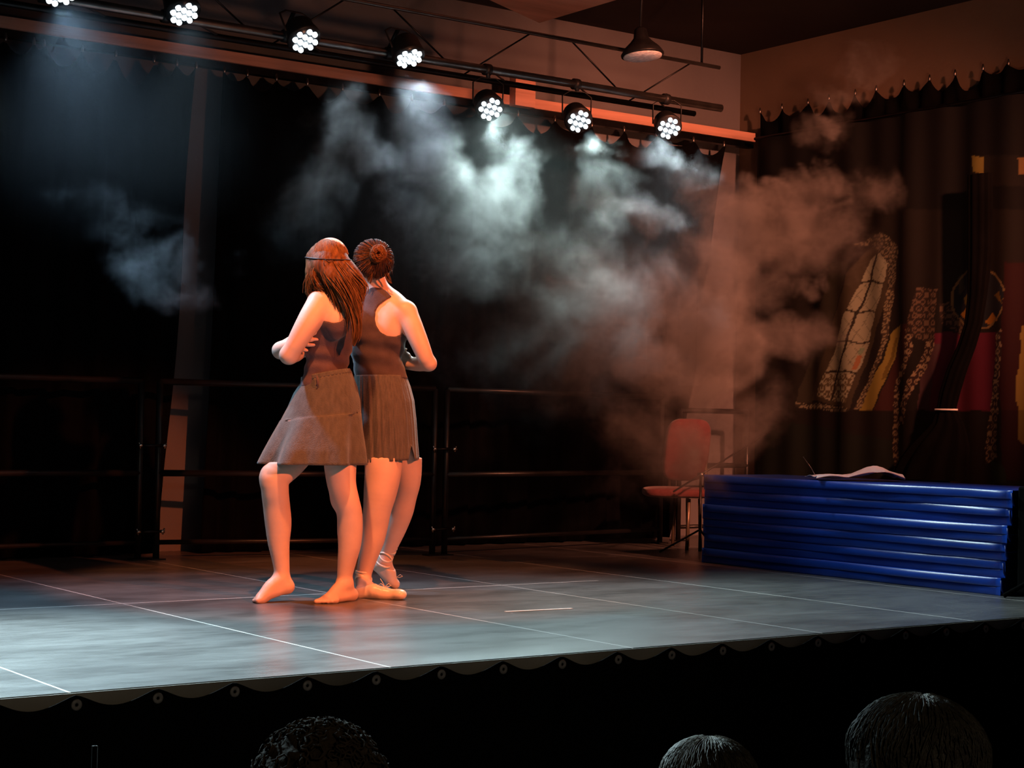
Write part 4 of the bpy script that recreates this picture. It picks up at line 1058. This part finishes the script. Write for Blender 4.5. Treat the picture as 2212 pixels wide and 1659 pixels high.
    def wr(X, Y, Z):
        s = X*RT[0]+Y*RT[1]; return .0042*np.sin(Z*75+s*30+1.5*np.sin(s*14))*np.clip(1.2-np.abs(Z-1.16)/.14, 0, 1)+.006*np.clip((.98-Z)/.06, 0, 1)
    g = garment(T, .008, poly, mpp, (.85, 1.62), wr); bodymesh(g, 'racerback_top', M['tank2'], root, 2)
    # gathered skirt
    n = 220; V = []; rows = []
    spec = [(811, 811, 766, 877, .10, .120, .012), (835, 835, 766, 886, .10, .134, .018), (865, 865, 765, 894, .10, .150, .020), (910, 910, 765, 899, .10, .165, .022), (955, 955, 765, 902, .10, .172, .028), (1000, 992, 766, 905, .10, .178, .034)]
    for a, b in zip(spec[:-1], spec[1:]):
        for k in range(7): rows.append([x+(y-x)*k/7 for x, y in zip(a, b)])
    rows.append(list(spec[-1]))
    for q, (yl, yr, xl, xr, tc, dh, amp) in enumerate(rows):
        v = q/(len(rows)-1)
        for j in range(n):
            a = 2*math.pi*j/n; u = math.cos(a); f = amp*(math.sin(31*a+.8*math.sin(5*a))+.7*math.sin(19*a+2+v*1.4)+.5*math.sin(47*a))*.7; fold = 1+f
            slit = 0
            da = a-(2*math.pi-.62); slit = max(0, 1-abs(da)/.16)*max(0, v-.82)/.18
            V.append(JB((xl+xr)/2+(xr-xl)/2*u*(1+f*.4), (yl+yr)/2+(yr-yl)/2*u-32*slit, tc)+FW*dh*math.sin(a)*fold)
    Fc = [(i*n+j, i*n+(j+1) % n, (i+1)*n+(j+1) % n, (i+1)*n+j) for i in range(len(rows)-1) for j in range(n)]
    solid(obj('skirt', V, Fc, M['skirt2'], root, True), .002)
    # hair: cap, bun, loose wisps
    bx = [JB(735, 505, -.12), JB(880, 505, .32), JB(735, 640, .32), JB(880, 640, -.12)]
    H = Field(np.min(bx, 0)-.02, np.max(bx, 0)+.02, .0045)
    hc = JB(803, 568, .09)
    H.ball(hc, (.083, .094, .078), .02, (r_, f_, up))
    H.ball(JB(811, 582, .045), (.042, .040, .036), .03, (r_, f_, up))
    X, Y, Z = np.meshgrid(*H.ax, indexing='ij'); s_ = X*RT[0]+Y*RT[1]
    # face opening on the far side
    q = (X-hc[0])*f_[0]+(Y-hc[1])*f_[1]+(Z-hc[2])*f_[2]; H.d = np.maximum(H.d, (q-.055).astype(np.float32))
    near = np.abs(H.d) < .02; H.d[near] -= (.0018*np.sin(s_*230+Z*60))[near]
    bodymesh(H, 'hair', M['hair_dark'], root, 1)
    G_ = G(); rs = np.random.default_rng(9); bc = JB(817, 549, -.045)
    for k in range(230):   # bun: coiled locks
        a0 = rs.uniform(0, 6.28); R0 = rs.uniform(.010, .034); pts = []
        for t in np.linspace(0, rs.uniform(2.2, 4.2), 12):
            rr = R0+.004*math.sin(t*2+a0); pts.append(bc+RT*rr*math.cos(a0+t)*1.05+UP*rr*math.sin(a0+t)*1.1-FW*(.042*math.sqrt(max(0, 1-(rr/.046)**2))+rs.normal(0, .0045)))
        r = rs.uniform(.0022, .0045); G_.tube(pts, [r*math.sin(math.pi*(j+.7)/12.4)+.0008 for j in range(12)], 5, False)
    for k in range(8):
        a = rs.uniform(0, 6.28); p = bc+RT*.038*math.cos(a)+UP*.038*math.sin(a); G_.tube([p, p+RT*.016*math.cos(a)+UP*.018*math.sin(a)-FW*.012, p+RT*.028*math.cos(a+.4)+UP*.03*math.sin(a+.4)], [.0012, .0009, .0004], 4, False)
    Fb = Field(bc-.06, bc+.06, .0045); Fb.ball(bc-FW*.004, (.031, .031, .028), .01); b_ = bodymesh(Fb, 'bun', M['hair_brown'], root, 1)
    G4 = G()
    G5 = G()
    for k in range(260):    # swept-up strands around the back of the head
        a = rs.uniform(-.3, math.pi+.3) if k % 3 else rs.uniform(math.pi, 2*math.pi)
        st = hc+r_*.084*math.cos(a)+up*.079*math.sin(a)-f_*.01
        en = bc+RT*.03*math.cos(a)+UP*.03*math.sin(a)
        md = lerp(st, en, .5)-FW*.050+ (r_*math.cos(a)+up*math.sin(a))*.030
        P = resample([st, lerp(st, md, .6)+(r_*math.cos(a)+up*math.sin(a))*.010, md, en], 9)+rs.normal(0, .0010, (9, 3)); (G4 if k % 4 == 0 else G5).tube(P, [rs.uniform(.0009, .0020)]*9, 4, False)
    for k in range(60):     # frizz on the right edge
        t = rs.uniform(-.9, .9); c = hc+r_*.085*math.cos(t)+up*.08*math.sin(t)-f_*rs.uniform(0, .05); P = [c, c+r_*.010+UP*rs.normal(0, .006), c+r_*rs.uniform(.008, .024)-UP*rs.uniform(-.01, .03)]
        G4.tube(P, [.0008, .0006, .0003], 4, False)
    for gd in ([(800, 578, -.02), (799, 592, -.03), (797, 606, -.025)], [(804, 578, -.02), (804, 594, -.035), (800, 612, -.03)], [(797, 580, -.01), (795, 595, -.02), (794, 608, -.02)], [(824, 575, -.01), (832, 594, -.02), (838, 606, -.02), (846, 611, -.02)], [(828, 572, 0), (835, 590, -.01), (842, 600, -.01), (843, 610, -.01)]):
        for k in range(9):
            P = np.array([JB(*p) for p in resample(gd, 8)])+rs.normal(0, .0025, 3); G4.tube(P, [.0017*(1-.6*j/7) for j in range(8)], 4, False)
    for k in range(9):      # thick twisted locks of the bun
        a0 = k*.7; pts = []
        for t in np.linspace(0, 2.6, 12):
            rr = .030+.006*math.sin(t*2.3+a0*1.7); pts.append(bc+RT*rr*math.cos(a0+t)+UP*rr*1.05*math.sin(a0+t)-FW*(.020+.012*math.sin(t*1.2+a0)))
        G_.tube(pts, [.0085*math.sin(math.pi*(j+.8)/12.8)+.001 for j in range(12)], 7, False)
    G_.build('bun_strands', M['hair_brown'], b_, True)
    G5.build('swept_hair', M['hair_dark'], root, True)
    G4.build('hair_wisps', M['hair_brown'], root, True)
dancer_b()

# ================================================================== AUDIENCE
def audience(px, py, D, hw, label, hm, curly=False, face_dir=None, lean=0., s=1.0):
    top = ond(px, py, D); base = np.array([top[0], top[1]-.02, -1.05])
    root = thing('person', tuple(base), label, 'person', 'audience heads below the stage')
    c = top-UP*(.085*s+.015)-UP*.0
    fr = np.array(face_dir if face_dir is not None else (.35, 1., 0)); fr = fr/np.linalg.norm(fr); r_, f_, up = head_axes(fr, lean, .05)
    B = Field(c-np.array([.36, .50, 1.40]), c+np.array([.36, .50, .18]), .011); B.lo[2] = min(B.lo[2], -1.06)
    B = Field([c[0]-.45, c[1]-.50, -1.08], [c[0]+.45, c[1]+.72, c[2]+.2], .012)
    add_head(B, c, r_, f_, up, s)
    zs = -1.05
    sh = c-UP*.27-f_*.02
    B.chain([(c-UP*.10-f_*.015, .055), (sh+UP*.04, .06)], .03)
    B.chain([(sh-r_*.17-UP*.03, .055), (sh, .07), (sh+r_*.17-UP*.03, .055)], .05)
    hip = np.array([sh[0], sh[1], -.62])-fr*.02
    B.chain([(sh-UP*.05, .16), (lerp(sh, hip, .5), .145), (hip, .165)], .05, f_, 1.35)
    for q in (-1, 1):
        el = sh+r_*q*.22-UP*.30+fr*.03; wr = np.array([hip[0], hip[1], hip[2]+.12])+r_*q*.12+fr*.30
        B.chain([(sh+r_*q*.18-UP*.03, .05), (el, .042), (wr, .03), (wr+fr*.08, .03)], .03)
        kn = hip+r_*q*.11+fr*.42; an = np.array([kn[0], kn[1], -.98])+fr*.02
        B.chain([(hip+r_*q*.08, .10), (kn, .065), (lerp(kn, an, .4), .058), (an, .04)], .03)
        B.chain([(an-UP*.03, .04), (an+fr*.16-UP*.035, .032)], .03)
    V, Q = B.mesh(); V = relax(V, Q, 2)
    body = obj('body', V, Q, [M['aud_skin'], M['aud_cloth']], root, True)
    cz = sh[2]+.02
    mi = [1 if (sum(V[i][2] for i in q)/4) < cz else 0 for q in Q.tolist()]; body.data.polygons.foreach_set('material_index', mi)
    # hair cap
    H = Field(c-.24, c+.22, .006)
    hc = c+up*.025-f_*.018
    hs = hw
    H.ball(hc, (hs, hs*1.12, .100*s), .02, (r_, f_, up)); H.ball(hc-up*.06-f_*.03, (hs*.86, hs*.75, .09), .03, (r_, f_, up))
    X, Y, Z = np.meshgrid(*H.ax, indexing='ij'); q = (X-c[0])*f_[0]+(Y-c[1])*f_[1]+(Z-c[2])*f_[2]; zq = (X-c[0])*up[0]+(Y-c[1])*up[1]+(Z-c[2])*up[2]
    H.d = np.maximum(H.d, np.where(zq < .06, q-.035, q-.075).astype(np.float32)-.0)
    if curly:
        near = np.abs(H.d) < .05; H.d[near] -= (.011*np.sin(X*95+2*np.sin(Z*40))*np.sin(Y*90+1)*np.sin(Z*85+2*np.sin(X*35))+.004*np.sin(X*210)*np.sin(Z*200))[near]
    else:
        near = np.abs(H.d) < .02; a = np.arctan2((X-c[0])*r_[0]+(Y-c[1])*r_[1], 1e-3+np.abs(q)); H.d[near] -= (.0012*np.sin(a*38+Z*40))[near]
    bodymesh(H, 'hair', hm, root, 1)
    g = G(); rs = np.random.default_rng(int(px))
    for k in range(260 if curly else 420):
        a = rs.uniform(0, 2*math.pi); e = rs.uniform(.05, 1.45); n_ = r_*math.cos(a)*math.cos(e)+f_*math.sin(a)*math.cos(e)+up*math.sin(e)
        p = hc+r_*hs*math.cos(a)*math.cos(e)+f_*hs*1.1*math.sin(a)*math.cos(e)+up*.10*s*math.sin(e)
        if curly:
            t1 = np.cross(n_, rs.normal(0, 1, 3)); t1 /= np.linalg.norm(t1); t2 = np.cross(n_, t1); rr = rs.uniform(.006, .013)
            P = [p+n_*(.002*j)+t1*rr*math.cos(j*1.1)+t2*rr*math.sin(j*1.1) for j in range(7)]; g.tube(P, [.0022]*7, 4, False)
        else:
            P = []; e1 = rs.uniform(-.35, .5); e0 = 1.45
            for j in range(9):
                ee = e0+(e1-e0)*j/8; aa = a+.10*math.sin(j*.7+k); kk = 1.012+.02*math.sin(j*1.3+k*2)
                P.append(hc+(r_*hs*math.cos(aa)*math.cos(ee)+f_*hs*1.12*math.sin(aa)*math.cos(ee)+up*.10*s*math.sin(ee))*kk)
            if math.sin(a) > .5: continue
            g.tube(P, [.0012+.0012*rs.random()]*9, 4, False)
    g.build('loose_hair', hm, root, True)
    return root, c, r_, f_, up
audience(690, 1597, 2.9, .108, 'audience person with short curly hair at the bottom edge, below the dancers', M['aud_hair'], True, (.45, 1, 0))
audience(1530, 1612, 4.2, .118, 'audience person with smooth hair, only the crown showing, between two other heads', M['aud_hair2'], False, (.65, 1, 0))
rt, c, r_, f_, up = audience(1972, 1530, 3.1, .122, 'audience person with tied-back hair and small earring, tallest head at lower right', M['aud_hair2'], False, (.45, 1, 0), .1, 1.08)
e = c-r_*.092-up*.030
G().lathe(e, UP, [(-.005, .002), (0, .005), (.005, .002)], 10).build('earring', M['glint'], rt, True, 'small shiny earring')
# small pale upright edge at lower left: back corner of a seat
def seat_corner():
    p = ond(197, 1612, 2.7); root = thing('hall_chair', (p[0]-.2, p[1], -1.05), 'dark hall chair with only a pale metal edge showing at lower left', 'chair')
    G().tube([(p[0], p[1], -1.05), (p[0]+.006, p[1], p[2])], [.012, .005], 8).build('leg', M['dark_metal'], root, True)
    x0 = p[0]-.42
    G().tube([(x0, p[1], -1.05), (x0, p[1], p[2]-.08)], .012, 8).build('leg', M['dark_metal'], root, True)
    for x in (0, .42): G().tube([(x0+x, p[1]+.42, -1.05), (x0+x, p[1]+.42, -.62)], .012, 8).build('leg', M['dark_metal'], root, True)
    bevel(G().box(x0-.01, x0+.43, p[1]-.01, p[1]+.44, -.63, -.58).build('seat', M['aud_cloth'], root), .015)
    bevel(G().box(x0+.014, x0+.406, p[1]-.02, p[1]+.02, -.30, p[2]-.12).build('backrest', M['aud_cloth'], root), .012)
seat_corner()

# ================================================================== STAGE SMOKE
def smoke():
    """drifting stage smoke: a density grid; puffs at real places in the air between the lamps and the side wall"""
    lo = np.array([1.6, 7.22, .03]); hi = np.array([9.0, 8.95, 3.6])
    Yc = 7.85; lamps = [np.array(ony(a[0], a[1], YT-.08)) for a in cans]
    # (px, py, rx, ry, strength, depth Y, half thickness)
    P = [(700, 215, 42, 55, 2.6), (728, 285, 58, 55, 2.2), (800, 345, 80, 42, 1.3), (700, 380, 60, 90, .8), (660, 450, 80, 90, .25),
         (898, 245, 40, 52, 2.6), (918, 315, 52, 60, 2.2), (950, 390, 60, 60, 1.3), (880, 440, 60, 70, .5),
         (1053, 300, 18, 38, .5), (1105, 365, 55, 50, 1.3), (1085, 430, 75, 60, 1.2), (1000, 430, 110, 60, .6), (1160, 350, 35, 30, .6),
         (960, 500, 120, 80, .6), (1060, 520, 120, 70, .65), (1170, 520, 110, 60, 1.1), (1040, 590, 120, 60, .8), (1230, 580, 120, 70, 1.0), (1200, 650, 110, 80, .8), (1310, 660, 100, 90, 1.0), (1320, 760, 90, 80, .9), (1130, 620, 90, 60, .6), (1180, 740, 120, 80, .4), (1280, 850, 110, 70, .4),
         (1275, 322, 26, 32, 1.6), (1290, 350, 42, 45, 1.9), (1300, 410, 50, 50, 1.7), (1345, 460, 60, 40, 1.5), (1420, 490, 60, 32, 1.4), (1270, 470, 50, 60, .8),
         (1420, 330, 60, 40, .5), (1490, 370, 60, 40, .7), (1545, 415, 50, 36, .9), (1590, 450, 50, 45, 1.1), (1655, 480, 45, 50, 1.3), (1600, 520, 70, 60, .9), (1540, 560, 70, 60, .5),
         (1560, 640, 80, 80, .8), (1500, 720, 90, 70, .9), (1430, 790, 80, 50, .9), (1560, 760, 90, 80, .8), (1500, 830, 90, 50, .5), (1440, 640, 50, 60, .3), (1370, 590, 80, 50, .3),
         (1745, 400, 70, 26, .6), (1770, 290, 30, 30, .8), (1720, 450, 40, 50, .5), (1790, 500, 50, 60, .5), (1885, 425, 34, 44, .6), (1740, 550, 60, 50, .5), (1700, 730, 90, 40, .5), (1660, 620, 40, 60, .3), (1760, 700, 60, 30, .3), (1830, 540, 60, 60, .15),
         (1868, 130, 26, 32, .8), (1810, 200, 60, 14, .25),
         (150, 415, 90, 26, .25), (240, 450, 70, 50, .35), (300, 520, 90, 70, .4), (360, 590, 90, 70, .45), (410, 640, 60, 50, .4), (300, 330, 240, 140, .07), (500, 520, 160, 120, .10),
         (1420, 930, 110, 80, .3), (1470, 1010, 80, 60, .25), (1370, 1050, 90, 60, .16), (1330, 1160, 120, 40, .12), (1100, 760, 180, 100, .16), (1180, 900, 200, 90, .08), (1530, 1000, 60, 80, .25), (1620, 900, 60, 90, .25),
         (125, 70, 30, 30, .4)]
    def arc(cx, cy, rx, ry, a0, a1, n, r, st):
        for i in range(n):
            a = math.radians(a0+(a1-a0)*i/(n-1)); P.append((cx+rx*math.cos(a), cy+ry*math.sin(a), r, r, st))
    arc(1165, 350, 26, 26, 170, 400, 7, 8, 1.3)       # hook under the fifth lamp
    arc(1140, 390, 40, 55, -80, 60, 6, 9, .9)
    arc(1300, 310, 30, 30, 150, 420, 7, 8, 1.5)       # knot beside the sixth lamp
    arc(1285, 345, 35, 20, 180, 340, 5, 7, 1.3)
    arc(1755, 440, 70, 70, 190, 350, 9, 11, 1.2)      # rings over the dark side curtain
    arc(1750, 395, 34, 60, -60, 60, 6, 9, 1.2)
    arc(1885, 425, 22, 30, 0, 360, 9, 9, 1.4)
    arc(1790, 285, 20, 16, 150, 420, 6, 9, 1.3)
    arc(1868, 135, 16, 26, 60, 330, 7, 8, 1.4)
    arc(1760, 570, 40, 60, 60, 250, 7, 11, 1.0)
    arc(1650, 470, 60, 50, 250, 420, 7, 12, 1.2)
    arc(700, 190, 16, 22, 60, 250, 5, 8, .9); arc(905, 215, 30, 14, 180, 360, 6, 8, .9)
    nt = bpy.data.node_groups.new('smoke_density', 'GeometryNodeTree'); nt.interface.new_socket('Geometry', in_out='OUTPUT', socket_type='NodeSocketGeometry')
    N = lambda t: nt.nodes.new(t); L = nt.links.new
    out = N('NodeGroupOutput'); pos = N('GeometryNodeInputPosition')
    def vm(op, a, b=None):
        n = N('ShaderNodeVectorMath'); n.operation = op
        for i, q in enumerate((a, b)):
            if q is None: continue
            if isinstance(q, (tuple, list, np.ndarray)): n.inputs[i].default_value = tuple(float(x) for x in q)
            elif isinstance(q, float): n.inputs['Scale'].default_value = q
            else: L(q, n.inputs[i])
        return n
    def mt(op, a, b=None, c=None, clamp=False):
        n = N('ShaderNodeMath'); n.operation = op; n.use_clamp = clamp
        for i, q in enumerate((a, b, c)):
            if q is None: continue
            if isinstance(q, (int, float)): n.inputs[i].default_value = q
            else: L(q, n.inputs[i])
        return n.outputs[0]
    def noise(vec, sc, det, rough=.5, dist=0.):
        n = N('ShaderNodeTexNoise'); n.inputs['Scale'].default_value = sc; n.inputs['Detail'].default_value = det; n.inputs['Roughness'].default_value = rough; n.inputs['Distortion'].default_value = dist
        L(vec, n.inputs['Vector']); return n
    # curl-like warp of the position at two scales
    w1 = noise(pos.outputs[0], 1.6, 2, .5); w1 = vm('SUBTRACT', w1.outputs['Color'], (.5, .5, .5)).outputs[0]; w1 = vm('SCALE', w1, .40).outputs[0]
    p1 = vm('ADD', pos.outputs[0], w1).outputs[0]
    w2 = noise(p1, 5.0, 4, .6); w2 = vm('SUBTRACT', w2.outputs['Color'], (.5, .5, .5)).outputs[0]; w2 = vm('SCALE', w2, .30).outputs[0]
    p2 = vm('ADD', p1, w2).outputs[0]
    tot = None
    for q in P:
        px, py, rx, ry, st = q
        c = ony(px, py, Yc-.25 if px < 640 else (Yc if px < 1600 else Yc+.35)); mpp = float((c-CAM)@MB[2])/F; th = .16+.35*min(rx, ry)*mpp
        if c[2] < .25: c[2] = max(c[2], .2)
        near = min(float(np.linalg.norm(c-l_)) for l_ in lamps); st = st*float(np.clip((near/.85)**1.35, .28, 1.9))*(.20 if px < 640 else (1 if px < 1400 else 2.6))
        d = vm('SUBTRACT', p2, c).outputs[0]; d = vm('MULTIPLY', d, (1/(rx*1.25*mpp), 1/((th if rx > 15 else .07)*1.6), 1/(ry*1.25*mpp))).outputs[0]
        l = vm('LENGTH', d).outputs['Value']
        g_ = mt('MULTIPLY', mt('SMOOTH_MIN', mt('MULTIPLY', mt('SUBTRACT', 1., l, clamp=True), 1.6), 1., .3), st)
        tot = g_ if tot is None else mt('ADD', tot, g_)
    # filament and billow detail: noise eats into the puffs
    n3 = noise(p2, 2.6, 8, .60, .8); f = mt('MULTIPLY', mt('SUBTRACT', n3.outputs[0], .34, clamp=True), 3.3, clamp=True)
    rid = N('ShaderNodeTexNoise'); rid.noise_type = 'RIDGED_MULTIFRACTAL'; rid.inputs['Scale'].default_value = 4.2; rid.inputs['Detail'].default_value = 6; rid.inputs['Roughness'].default_value = .6; L(p2, rid.inputs['Vector'])
    rr = mt('POWER', mt('MULTIPLY', rid.outputs[0], .8, clamp=True), 1.6)
    f = mt('MULTIPLY_ADD', f, .5, mt('MULTIPLY', rr, .5))
    hf = noise(p2, 9.5, 6, .65, 1.2); hf = mt('MULTIPLY', mt('SUBTRACT', hf.outputs[0], .37, clamp=True), 7.0)
    den = mt('MULTIPLY', mt('MINIMUM', tot, 2.6), mt('MULTIPLY_ADD', mt('MULTIPLY', f, f), 3.6, .10))
    den = mt('SUBTRACT', mt('MULTIPLY', den, mt('MULTIPLY_ADD', hf, .75, .25)), .03)
    den = mt('MAXIMUM', mt('MULTIPLY', den, 1.15), 0.)
    hz = None          # thin even haze in the air under the lamps
    for px, py, rx, ry, st in ((200, 260, 520, 330, .014), (950, 480, 520, 330, .020), (1200, 700, 330, 300, .022), (1450, 620, 330, 330, .03)):
        c = ony(px, py, 7.9); mpp = float((c-CAM)@MB[2])/F
        d = vm('MULTIPLY', vm('SUBTRACT', p1, c).outputs[0], (1/(rx*mpp), 1/.8, 1/(ry*mpp))).outputs[0]; g_ = mt('MULTIPLY', mt('SUBTRACT', 1., vm('LENGTH', d).outputs['Value'], clamp=True), st)
        hz = g_ if hz is None else mt('ADD', hz, g_)
    den = mt('ADD', den, hz)
    den = mt('MAXIMUM', mt('SUBTRACT', den, .002), 0.)
    vc = N('GeometryNodeVolumeCube'); L(den, vc.inputs['Density']); vc.inputs['Min'].default_value = tuple(lo); vc.inputs['Max'].default_value = tuple(hi)
    vc.inputs['Resolution X'].default_value = 460; vc.inputs['Resolution Y'].default_value = 76; vc.inputs['Resolution Z'].default_value = 222
    sm = N('GeometryNodeSetMaterial'); L(vc.outputs[0], sm.inputs[0]); L(sm.outputs[0], out.inputs[0])
    m = bpy.data.materials.new('stage_smoke'); m.use_nodes = True; t = m.node_tree; t.nodes.clear()
    o_ = t.nodes.new('ShaderNodeOutputMaterial'); vs = t.nodes.new('ShaderNodeVolumeScatter'); vi = t.nodes.new('ShaderNodeVolumeInfo'); mu = t.nodes.new('ShaderNodeMath'); mu.operation = 'MULTIPLY'; mu.inputs[1].default_value = SMOKE_DENSITY
    t.links.new(vi.outputs['Density'], mu.inputs[0]); t.links.new(mu.outputs[0], vs.inputs['Density']); vs.inputs['Color'].default_value = (.88, .88, .88, 1); vs.inputs['Anisotropy'].default_value = .25
    t.links.new(vs.outputs[0], o_.inputs['Volume'])
    sm.inputs['Material'].default_value = m
    me = bpy.data.meshes.new('smoke'); o = bpy.data.objects.new('smoke', me); COL.objects.link(o); me.materials.append(m)
    md = o.modifiers.new('density', 'NODES'); md.node_group = nt
    tag(o, 'pale stage smoke drifting from under the lamps toward the right wall', 'smoke', kind='stuff')
SMOKE_DENSITY = 3.0
smoke()
